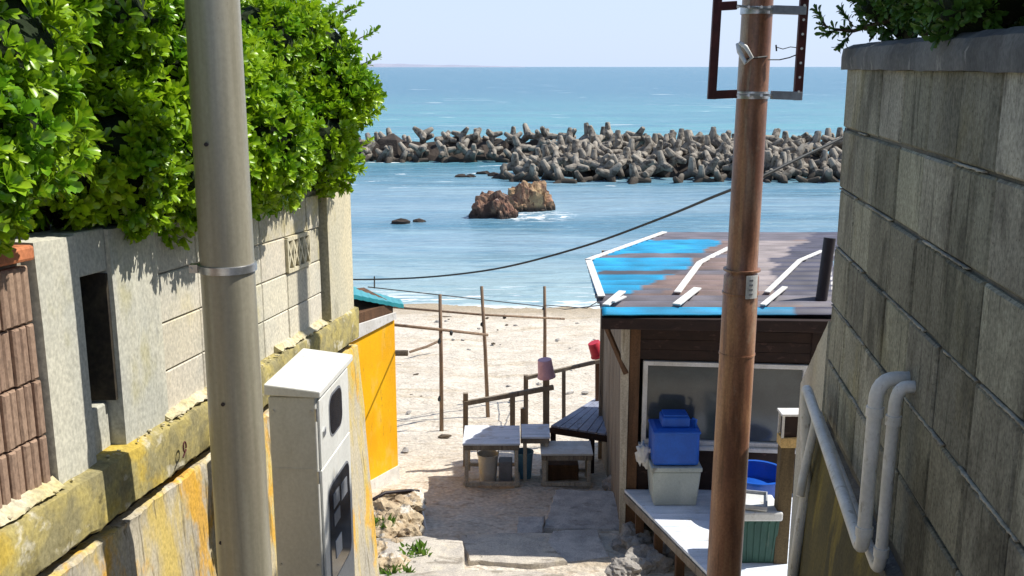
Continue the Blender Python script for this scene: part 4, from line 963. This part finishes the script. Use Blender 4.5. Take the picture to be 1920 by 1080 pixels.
# ---------------------------------------------------------------- white pipes on the right wall
def arc(a, b, c, n=6):   # quadratic bend
    return [a * (1 - t) ** 2 + b * 2 * t * (1 - t) + c * t * t for t in [k / n for k in range(n + 1)]]
def pipe(Yv, o, zt_, zlo, zup, Yf, last, r, name, label):
    s = rw(Yv, zt_, -.02); k = rw(Yv, zt_, o); v1 = rw(Yv + .03, zlo, o)
    e = rw(Yf, zup, o)
    path = [s] + arc(rw(Yv, zt_, o * .4), k, rw(Yv, zt_ - .10, o)) + arc(rw(Yv + .02, zlo + .07, o), v1, v1 + (e - v1).normalized() * .07) 
    path += arc(e - (e - v1).normalized() * .06, e, e + Vector((0, 0, -.08))) + last
    T_ = thing(name, v1, label, 'pipe', 'white pipes on the grey block wall')
    MB().tube(path, r, 16).build('pipe_run', M['pvc'], T_, smooth=True)
    for q_ in (rw(Yv, zt_ - .14, o), rw(Yv + .018, zlo + .1, o)): MB().lathe([(r, -.02), (r + .006, -.02), (r + .006, .02), (r, .02)], q_, 16).build('coupling', M['pvc'], T_, smooth='auto')
e1 = [at(1512, 915, 5.6), at(1500, 985, 5.6), at(1484, 1100, 5.6)]
e2 = [at(1505, 900, 5.5), at(1500, 930, 5.45)]
pipe(3.95, .13, at(1690, 710, 3.95).z, at(1640, 1048, 3.95).z + .02, at(1512, 722, 5.65).z, 5.62, e1, .030, 'wall_pipe', 'white pipe on the grey wall, the wider one bending further into the alley')
pipe(3.86, .075, at(1700, 715, 3.9).z - .01, at(1640, 1048, 3.95).z - .03, at(1508, 745, 5.6).z - .06, 5.55, e2, .025, 'wall_pipe', 'white pipe on the grey wall, the narrower one tucked closer to the blocks')

# ---------------------------------------------------------------- beach frame, railings, buckets
def tubep(pts, r=.018, n=8): return MB().tube(pts, r, n)
BF = thing('bamboo_frame', at(825, 808, 15.4), 'tall thin pole drying frame with cross rails standing on the sand', 'drying frame')
for (x0, y0, x1, y1, Y) in ((825, 552, 828, 812, 15.4), (903, 537, 915, 775, 16.4), (1021, 537, 1021, 700, 17.8)):
    tubep([at(x1, y1 + 8, Y), at((x0 + x1) / 2 + .8, (y0 + y1) / 2, Y), at(x0, y0, Y)], [.034, .031, .026]).build('upright', M['bamboo'], BF, smooth=True)
tubep([at(690, 572, 17.0), at(903, 590, 16.5), at(1058, 598, 17.8)], .02).build('cross_rail', M['bamboo'], BF, smooth=True)
tubep([at(690, 604, 15.0), at(825, 618, 15.35), at(914, 628, 16.3)], .024).build('cross_rail', M['bamboo'], BF, smooth=True)
m_ = tubep([at(690, 538, 14.5), at(825, 553, 15.4), at(905, 562, 16.4), at(1022, 575, 17.8), at(1060, 580, 17.9), at(1130, 572, 15)], .009, 6)
m_.tube([at(1022, 572, 17.8), at(1100, 578, 17), at(1130, 560, 15)], .008, 6); m_.tube([at(702, 519, 14.2), at(702, 540, 14.6)], .010, 6)
m_.build('line', M['rubber'], BF)
for (px, py, Y) in ((846, 624, 15.5), (904, 608, 16.4), (946, 594, 16.9), (824, 640, 15.38), (1020, 579, 17.8), (824, 748, 15.38)): MB().rock(at(px, py, Y), (.028, .028, .042), px, .4, 2).build('lashing', M['rubber'], BF)
m_ = MB(); 
for seq in ([(740, 662, 22), (765, 662, 22)],): m_.tube([at(*q) for q in seq], .07, 8)
one(m_, 'driftwood', M['bark'], 'short dark piece of driftwood on the sand beside the yellow shed', 'driftwood')
m_ = MB().tube([onz(768, 660, 1.5), onz(800, 650, 1.55), onz(822, 640, 1.6)], .03, 6)
one(m_, 'beach_rope', M['bamboo'], 'thin rope lying over the sand behind the first tall pole', 'rope')
for (px, py, w_, l) in ((812, 597, .35, 'small dark driftwood lump on the upper beach near the water'), (842, 599, .5, 'flat brown driftwood plank lying near the waterline')):
    p = onz(px, py, .35); one(MB().rock(p, (w_ * .7, .15, .1), px, .3, 2), 'driftwood', M['bark'], l, 'driftwood')

def post(px, py0, py1, Y, w=.07, mat='wood_grey', par=None, name='post'): return MB().bar(at(px, py1, Y), at(px, py0, Y), w, w, (0, 1, 0)).build(name, M[mat], par)
R1 = thing('handrail', at(960, 800, 13), 'nearer weathered wooden handrail beside the beach ramp', 'handrail')
post(873, 737, 880, 12.75, .065, par=R1); post(961, 742, 815, 13.0, .07, par=R1); post(1024, 700, 815, 12.9, .085, par=R1)
post(980, 765, 830, 13.3, .06, par=R1)
MB().bar(at(868, 757, 12.72), at(1038, 726, 12.85), .05, .06).build('rail', M['wood_grey'], R1)
R2 = thing('handrail', at(1057, 765, 14.2), 'farther wooden handrail beside the ramp, ending under the red bucket', 'handrail')
post(986, 703, 800, 13.9, .065, par=R2); post(1057, 690, 790, 14.3, .055, par=R2); post(1120, 668, 790, 14.3, .06, 'wood_brown', R2)
MB().bar(at(985, 709, 13.87), at(1128, 676, 14.25), .045, .05).build('rail', M['wood_grey'], R2)
def bucket(c, r, h, ax, mat, name, label, handle=True, rot2=0):
    T_ = thing(name, c, label, 'bucket'); ax = Vector(ax).normalized()
    q = Vector((0, 0, 1)).rotation_difference(ax).to_matrix()
    b_ = MB().lathe([(r * .78, 0), (r * .8, .004), (r, h), (r * 1.06, h), (r * 1.06, h - .02), (r * .97, h - .02), (r * .74, .012), (.001, .012)][0:8], (0, 0, 0), 22)
    b_.v = [tuple(q @ Vector(v) + Vector(c)) for v in b_.v]; b_.build('bucket_body', M[mat], T_, smooth='auto')
    if handle:
        hd = MB().tube([q @ Vector((math.cos(t) * r * 1.05, math.sin(t) * r * .9 * .6, h + math.sin(t) * r * .9)) + Vector(c) for t in [math.pi * k / 10 for k in range(11)]], .006, 6)
        hd.build('handle', M['steel'], T_, smooth=True)
    return T_
bucket(at(1021, 674, 12.85), .115, .25, (.12, .05, -1), 'pink', 'bucket', 'faded pink bucket upside down on the thick handrail post', False)
bucket(at(1113, 642, 14.1), .11, .22, (.35, .05, -.9), 'red', 'bucket', 'red bucket stuck on the end post of the farther handrail', False)

# boarded ramp beside the hut
RM = thing('boarded_ramp', at(1090, 790, 13.2), 'low boarded platform with blue grey planks beside the hut', 'platform')
c0, c1, c2, c3 = at(1033, 798, 12.6), at(1120, 744, 14.6), at(1190, 744, 14.6), at(1190, 822, 12.2)
m_ = MB()
for k in range(9):
    t0, t1 = k / 9, (k + .9) / 9
    q = [c0.lerp(c3, t0), c0.lerp(c3, t1), c1.lerp(c2, t1), c1.lerp(c2, t0)]
    m_.hexa([v - Vector((0, 0, .03)) for v in q] + q)
m_.build('planks', M['wood_blue'], RM)
MB().bar(c0 - Vector((0, 0, .06)), c3 - Vector((0, 0, .06)), .05, .08).build('edge_beam', M['wood_dark'], RM); MB().bar(c0 - Vector((0, 0, .07)), c1 - Vector((0, 0, .07)), .05, .06).build('edge_beam', M['wood_dark'], RM)
for t in (0.03, .5, .97): q = c0.lerp(c3, t) + Vector((0, .03, -.09)); MB().bar(q, (q.x, q.y, 2.7), .07, .07).build('leg', M['wood_dark'], RM)

# low tables
def table(name, label, x0, x1, Y0, Y1, zt_, zg, topmat, over=.02, low=True, slats=5, par=None):
    T_ = thing(name, ((x0 + x1) / 2, (Y0 + Y1) / 2, zg), label, 'table'); m_ = MB()
    for k in range(slats):
        a0 = Y0 - over + (Y1 - Y0 + 2 * over) * k / slats; a1 = a0 + (Y1 - Y0 + 2 * over) / slats - .006
        m_.box(((x0 + x1) / 2, (a0 + a1) / 2, zt_ - .012 + rng.uniform(-.002, .002)), (x1 - x0 + 2 * over, a1 - a0, .024))
    m_.build('tabletop', M[topmat], T_, bevel=.003)
    fr = MB(); fr.box(((x0 + x1) / 2, Y0, zt_ - .06), (x1 - x0, .025, .06)); fr.box(((x0 + x1) / 2, Y1, zt_ - .06), (x1 - x0, .025, .06)); fr.box((x0, (Y0 + Y1) / 2, zt_ - .06), (.025, Y1 - Y0, .06)); fr.box((x1, (Y0 + Y1) / 2, zt_ - .06), (.025, Y1 - Y0, .06))
    fr.build('apron', M['wood_grey'], T_)
    for x in (x0 + .025, x1 - .025):
        for y in (Y0 + .025, Y1 - .025): MB().box((x, y, (zt_ - .03 + zg) / 2), (.045, .045, zt_ - .03 - zg)).build('leg', M['wood_pale'], T_, bevel=.003)
    if low:
        fr = MB()
        fr.box(((x0 + x1) / 2, Y0 - .002, zg + .07), (x1 - x0, .03, .045)); fr.box(((x0 + x1) / 2, Y1 + .002, zg + .07), (x1 - x0, .03, .045)); fr.box((x0 - .002, (Y0 + Y1) / 2, zg + .07), (.03, Y1 - Y0, .045)); fr.box((x1 + .002, (Y0 + Y1) / 2, zg + .07), (.03, Y1 - Y0, .045))
        fr.build('stretcher', M['wood_pale'], T_)
    return T_
Yf = 11.75; zg = gz(0, Yf) - .01
xa, xb = at(871, 900, Yf).x, at(972, 900, Yf).x
zt1 = at(920, 831, Yf).z
table('low_table', 'open framed low wooden table with white top tinted by skylight, buckets stored underneath', xa, xb, Yf, Yf + .62, zt1, zg, 'deck_white')
table('low_table', 'dark legged low table pushed against the right of the open framed table', xb + .06, at(1028, 810, 12.1).x, Yf + .22, Yf + .66, zt1 + .005, gz(0, 12) - .01, 'deck_white', low=False)
xc, xd = at(1017, 900, Yf).x, at(1108, 900, Yf).x; zt2 = at(1060, 850, Yf).z
table('low_bench', 'small low bench table with a speckled white top next to the hut', xc, xd, Yf, Yf + .42, zt2, zg, 'white_paint', slats=3)
bucket((at(915, 900, 12.0).x, 12.05, gz(0, 12.05) + .02), .13, .36, (0, 0, 1), 'white_plastic', 'bucket', 'tall cream bucket under the open framed low table')
bucket((at(982, 900, 12.0).x + .0, 12.15, gz(0, 12.1) + .0), .12, .38, (0, 0, 1), 'pale_blue', 'bucket', 'pale blue bucket standing under the dark legged low table', False)
one(MB().box((at(948, 900, 12.0).x, 12.0, gz(0, 12) + .16), (.17, .2, .3)), 'crate', M['meter_grey'], 'small grey crate beside the cream bucket under the low table', 'crate', bevel=.012)
one(MB().box((at(1055, 880, 12.1).x, 12.15, gz(0, 12.1) + .12), (.40, .22, .22)), 'crate', M['wood_brown'], 'dark brown crate stored under the small bench table', 'crate', bevel=.012)

# ---------------------------------------------------------------- path, slabs, rocks
def slab(polypx, z, th, mat, name, label, cat, seed=0, tilt=0, kind=None, group=None):
    pts = [onz(x, y, z) for x, y in polypx]; n = len(pts); dense = []
    for i in range(n):
        a0, b0 = pts[i], pts[(i + 1) % n]; k = max(2, int((b0 - a0).length / .05))
        for j in range(k):
            p = a0.lerp(b0, j / k); dense.append(p + Vector((.018 * nvec(p.x * 8, p.y * 8, seed), .018 * nvec(p.x * 8, p.y * 8, seed + 5), 0)))
    c = sum(dense, Vector()) / len(dense); rings = []
    for s_, dz in ((1.0, -th), (1.012, -th * .5), (1.0, -.018), (.975, -.003), (.85, 0), (.6, .0), (.3, .0), (.02, .0)):
        rings.append([c + (p - c) * s_ + Vector((0, 0, dz + tilt * (p.x - c.x) * s_ + (.010 * nvec(p.x * s_ * 5, p.y * s_ * 5, seed + 9) if dz > -.1 else 0))) for p in dense])
    mb = MB(); m = len(dense)
    vs = [v for r in rings for v in r]; fs = [(i * m + j, i * m + (j + 1) % m, (i + 1) * m + (j + 1) % m, (i + 1) * m + j) for i in range(len(rings) - 1) for j in range(m)]
    fs.append(tuple(range((len(rings) - 1) * m, len(rings) * m))); mb.add(vs, fs)
    o = mb.build(name, M[mat], smooth='auto')
    return tag(o, label, cat, group, kind)
# stepped path, seen only at the bottom of the picture
mb = MB()
slab([(862, 1000), (1000, 996), (1240, 1004), (1262, 1120), (1300, 1300), (840, 1300)], 3.20, .4, 'stone_path', 'path', None, None, 21, kind='structure')
slab([(690, 1008), (792, 1002), (868, 1012), (873, 1066), (860, 1300), (560, 1300), (640, 1100)], 3.46, .5, 'stone_path', 'path', None, None, 1, kind='structure')
slab([(866, 1064), (1010, 1068), (1080, 1079), (1300, 1082), (1340, 1400), (560, 1400), (700, 1075)], 3.50, .5, 'stone_path', 'path', None, None, 4, kind='structure')
for i in range(9):
    y1 = 7.45 - i * .8; z_ = 3.75 + i * .30
    tag(MB().hexa([(-1.5, y1 - .85, z_ - .6), (1.9, y1 - .85, z_ - .6), (1.9, y1, z_ - .6), (-1.5, y1, z_ - .6), (-1.5, y1 - .85, z_), (1.9, y1 - .85, z_), (1.9, y1, z_), (-1.5, y1, z_)]).build('path', M['stone_path'], bevel=.02), kind='structure')
slab([(1042, 917), (1150, 920), (1178, 992), (1018, 990)], 3.13, .12, 'slab', 'stone_slab', 'large pale rectangular slab beside the hut corner', 'slab', 11)
slab([(972, 968), (1022, 966), (1016, 1000), (968, 1003)], 3.17, .12, 'slab', 'stone_slab', 'small square slab left of the large pale slab', 'slab', 12)
slab([(1035, 993), (1120, 992), (1142, 1046), (1060, 1054), (1022, 1024)], 3.25, .22, 'slab', 'stone_slab', 'worn flat slab just below the large pale slab', 'slab', 13, .03)
slab([(868, 1012), (960, 1002), (1030, 1018), (1064, 1050), (1000, 1058), (880, 1050)], 3.31, .28, 'stone_path', 'stone_slab', 'broad cracked slab in the shade at the foot of the path', 'slab', 14)
g = random.Random(3)
for (px, py, z, d, mat, lab) in (
    (722, 1000, 3.35, (.17, .16, .14), 'boulder', 'whitish rock against the foot of the yellow stained wall'),
    (755, 975, 3.32, (.20, .19, .19), 'boulder', 'tan weathered boulder left of the path'),
    (700, 1030, 3.40, (.15, .12, .12), 'boulder', 'pale rock tight against the yellow stained wall corner'),
    (765, 1000, 3.38, (.10, .12, .10), 'boulder', 'small tan stone at the corner of the sunlit path'),
    (745, 1020, 3.40, (.09, .08, .07), 'boulder', 'small pale stone among the weeds'),
    (700, 985, 3.30, (.13, .12, .16), 'boulder', 'upright pale rock in the corner below the yellow shed'),
    (750, 925, 3.15, (.22, .10, .08), 'boulder', 'flat brown slab of rock on top of the rubble by the shed'),
    (722, 950, 3.25, (.20, .15, .10), 'boulder', 'flat whitish rock below the yellow shed'),
    (768, 940, 3.22, (.19, .16, .12), 'boulder', 'brown rock under the bent rebar beside the path'),
    (730, 1055, 3.42, (.18, .15, .13), 'boulder', 'white rock nearest the bottom edge beside the wall'),
    (1190, 1010, 3.22, (.20, .20, .16), 'boulder_grey', 'grey rock wedged under the left edge of the deck'),
    (1212, 1050, 3.25, (.22, .2, .16), 'boulder_grey', 'rounded grey rock beside the front deck legs'),
    (1170, 1062, 3.42, (.15, .13, .10), 'boulder_grey', 'small grey rock at the bottom edge beside the path'),
    (1150, 905, 3.0, (.12, .12, .10), 'boulder_grey', 'small dark rock between bench table and hut'),
    (1250, 1030, 3.2, (.25, .2, .2), 'boulder_grey', 'large grey rock in the dark under the deck')):
    p = onz(px, py, z + d[2] * .4); one(MB().rock((p.x, p.y, z), d, px * .37, .38, 4, 1.5, g.random() * 3), 'rock', M[mat], lab, 'rock', 'rocks along the path')
# bent rods / pipes lying on the rocks
one(MB().tube([at(698, 938, 10.6), at(722, 924, 10.8), at(770, 920, 10.9), at(788, 922, 10.9)], .022, 8), 'steel_rod', M['black_pipe'], 'dark bent rod lying over the rocks below the yellow shed', 'rod', smooth=True)
m_ = MB().tube([at(779, 925, 10.7), at(785, 960, 10.4), at(797, 1010, 10.0)], [.018, .018, .014], 8)
one(m_, 'steel_rod', M['wood_brown'], 'upright rusty rod at the left edge of the shaded sand', 'rod', smooth=True)
one(MB().tube([at(788, 920, 10.75), at(793, 960, 10.4), at(801, 1004, 10.1)], .010, 8), 'thin_pipe', M['pvc'], 'thin white pipe running down beside the rusty rod', 'pipe', smooth=True)
# weeds
for i, (px, py, n_, lab) in enumerate(((715, 982, 60, 'green weeds growing between the rocks by the wall'), (780, 1030, 45, 'yellow green weeds at the left edge of the sunlit path'), (742, 1072, 45, 'tuft of weeds at the bottom edge beside the white rock'))):
    c = onz(px, py, 3.48); W_ = MB(); 
    for k in range(n_):
        b0 = c + Vector((g.uniform(-.14, .12), g.uniform(-.1, .1), -.08)); t_ = b0 + Vector((g.uniform(-.08, .08), g.uniform(-.08, .08), g.uniform(.08, .16)))
        s_ = Vector((g.uniform(-1, 1), g.uniform(-1, 1), 0)).normalized() * .018; mdl = (b0 + t_) / 2 + Vector((0, 0, .02))
        W_.add([b0, mdl - s_, t_, mdl + s_], [(0, 1, 2), (0, 2, 3)])
    one(W_, 'weed_clump', M['weed'], lab, 'weeds', recalc=False)

g4 = random.Random(44)
for i in range(42):
    x = g4.uniform(-2.6, 2.2); y = g4.uniform(13.5, 31)
    c = Vector((x, y, gz(x, y) + .03)); s_ = g4.uniform(.02, .06)
    one(MB().rock(c, (s_ * g4.uniform(.8, 2.5), s_, s_ * .5), i, .4, 2, rz=g4.random() * 3), 'pebble', M['boulder_grey' if i % 3 else 'bark'], 'small dark pebble or scrap scattered on the open sand', 'pebble', 'pebbles scattered on the beach')
# ---------------------------------------------------------------- rocks in the sea
def srock(name, parts, label, mt='sea_rock'):
    m_ = MB()
    for (px, py, Yp, d, sd_) in parts:
        p = onz(px, py, 0); m_.rock((p.x, Yp or p.y, d[2] * .05), d, sd_, .42, 4, 1.5)
    one(m_, name, M[mt], label, 'rock')
srock('sea_rock', [(925, 404, 55, (1.05, .8, 1.15), 3), (900, 406, 54.6, (.5, .5, .75), 4), (945, 406, 54.6, (.5, .5, .7), 6)], 'reddish brown flat topped rock standing in the lagoon, left of the pair', 'sea_rock_red')
srock('sea_rock', [(986, 396, 57.5, (1.0, .8, 1.45), 11), (1005, 396, 57.8, (.85, .8, 1.25), 8), (965, 398, 57, (.6, .5, .75), 9), (1018, 396, 57.5, (.4, .4, .45), 2)], 'tan pointed rock in the lagoon, right of the pair')
for (px, py, s_, lab) in ((752, 419, .5, 'low dark rock just breaking the water left of the paired rocks'), (786, 416, .35, 'tiny dark rock awash beside the low dark rock'), (865, 332, .45, 'small dark rock in the channel left of the near breakwater heap'), (882, 332, .4, 'second small dark rock nearer the near breakwater heap'), (906, 326, .5, 'upright small dark rock in the channel between the breakwaters'), (926, 330, .5, 'dark rock just off the tip of the near breakwater heap')):
    p = onz(px, py, 0); one(MB().rock(p, (s_, s_ * .6, s_ * .5), px, .3, 2), 'sea_rock', M['core_rock'], lab, 'rock')

# ---------------------------------------------------------------- breakwater of concrete tetrapods
def tetra_mesh(seed):
    dirs = [Vector((0, 0, 1)), Vector((.943, 0, -.333)), Vector((-.471, .816, -.333)), Vector((-.471, -.816, -.333))]
    mb = MB()
    for k, dd in enumerate(dirs):
        L_ = 1.32; mb.tube([dd * 0, dd * .35, dd * (L_ - .09), dd * L_], [.40, .375, .245, .18], 10)
    mb.rock((0, 0, 0), (.43, .43, .43), seed, .05, 2)
    return mb
TP = tetra_mesh(1).build('tetrapod', M['tetra'], smooth='auto', org=(0, 0, 0)); first = True
g = random.Random(21); spots = []
# far row: three deep, running behind the lagoon
x = -20.5
while x < 30:
    base = 88 - .10 * max(0, min(x, 8)) - (x > 12) * 3
    for row_ in range(3):
        top = (1.05, 1.85, 1.7)[row_] * (1.0 if x > -9 else .75) - max(0, x - 9) * .13
        if x > 17: continue
        spots.append((x + g.uniform(-.5, .5), base + row_ * 2.0 + g.uniform(-.4, .4), top + g.uniform(-.3, .3), 0))
        if row_ < 2 and x < 10: spots.append((x + g.uniform(-.6, .6), base - .6 + row_ * 1.8, .15 + g.uniform(-.2, .2), 0))
    x += 1.60
# near heap: tongue spreading to the right
yy = 72.0; k = 0
while yy < 84:
    xl = {0: .2, 1: -.2, 2: .5, 3: 1.2, 4: 2.2, 5: 3.2}.get(k, 3.6); xr_ = 28
    x = xl
    while x < xr_:
        hmax = .15 + min(1.9, .48 * k * 1.0) * min(1, (x - xl + 1.5) / 4)
        spots.append((x + g.uniform(-.5, .5), yy + g.uniform(-.5, .5), hmax + g.uniform(-.3, .35), 1)); x += 1.62
    yy += 1.9; k += 1
for i in range(300 - len(spots)):
    x = g.uniform(1.5, 26); yk = g.uniform(73, 82)
    spots.append((x, yk, min(2.2, .25 + (yk - 72) * .2) * min(1, (x + .5) / 5), 1))
labs = ('concrete tetrapod in the far row of the breakwater, low beyond the lagoon', 'concrete tetrapod in the nearer heap of the breakwater, right of the lagoon rocks')
grp = ('tetrapods of the far breakwater row', 'tetrapods of the near breakwater heap')
mound = MB()
for k_ in range(26):
    mound.rock((-20 + k_ * 1.9, 90.5, -.6), (2.2, 2.4, 2.2 - max(0, k_ - 15) * .12), k_, .3, 2)
    if k_ < 16: mound.rock((5 + k_ * 1.7, 79 + .3 * (k_ % 3), -.8), (2.2, 4.2, 2.0), k_ + 50, .3, 2)
tag(mound.build('breakwater_core', M['core_rock']), kind='structure')
def tlabel(x, z, w_):
    lv = 'on the crest' if z > (1.45 if w_ == 0 else 1.2) else 'near the waterline'
    lim = (-4, 8) if w_ == 0 else (8, 17)
    side = 'left end' if x < lim[0] else ('middle' if x < lim[1] else 'right end')
    nm = 'the far breakwater row' if w_ == 0 else 'the nearer breakwater heap'
    return f'weathered concrete tetrapod {lv} of {nm}, {side}' if lv == 'on the crest' else f'dark concrete tetrapod {lv} of {nm}, {side}'
for i, (x, y, z, w_) in enumerate(spots[:300]):
    o = TP if i == 0 else TP.copy()
    if i: COL.objects.link(o)
    o.location = (x, y, z); s_ = g.uniform(.70, .90) * (1.0 if w_ else 1.0); o.scale = (s_, s_, s_)
    q = Quaternion((g.gauss(0, 1), g.gauss(0, 1), g.gauss(0, 1), g.gauss(0, 1))).normalized()
    if g.random() < .15: q = Quaternion((0, 0, 1), g.random() * 6.28) @ Quaternion((1, 0, 0), g.uniform(-.25, .25))
    o.rotation_mode = 'QUATERNION'; o.rotation_quaternion = q
    tag(o, tlabel(x, z, w_), 'tetrapod', grp[w_])
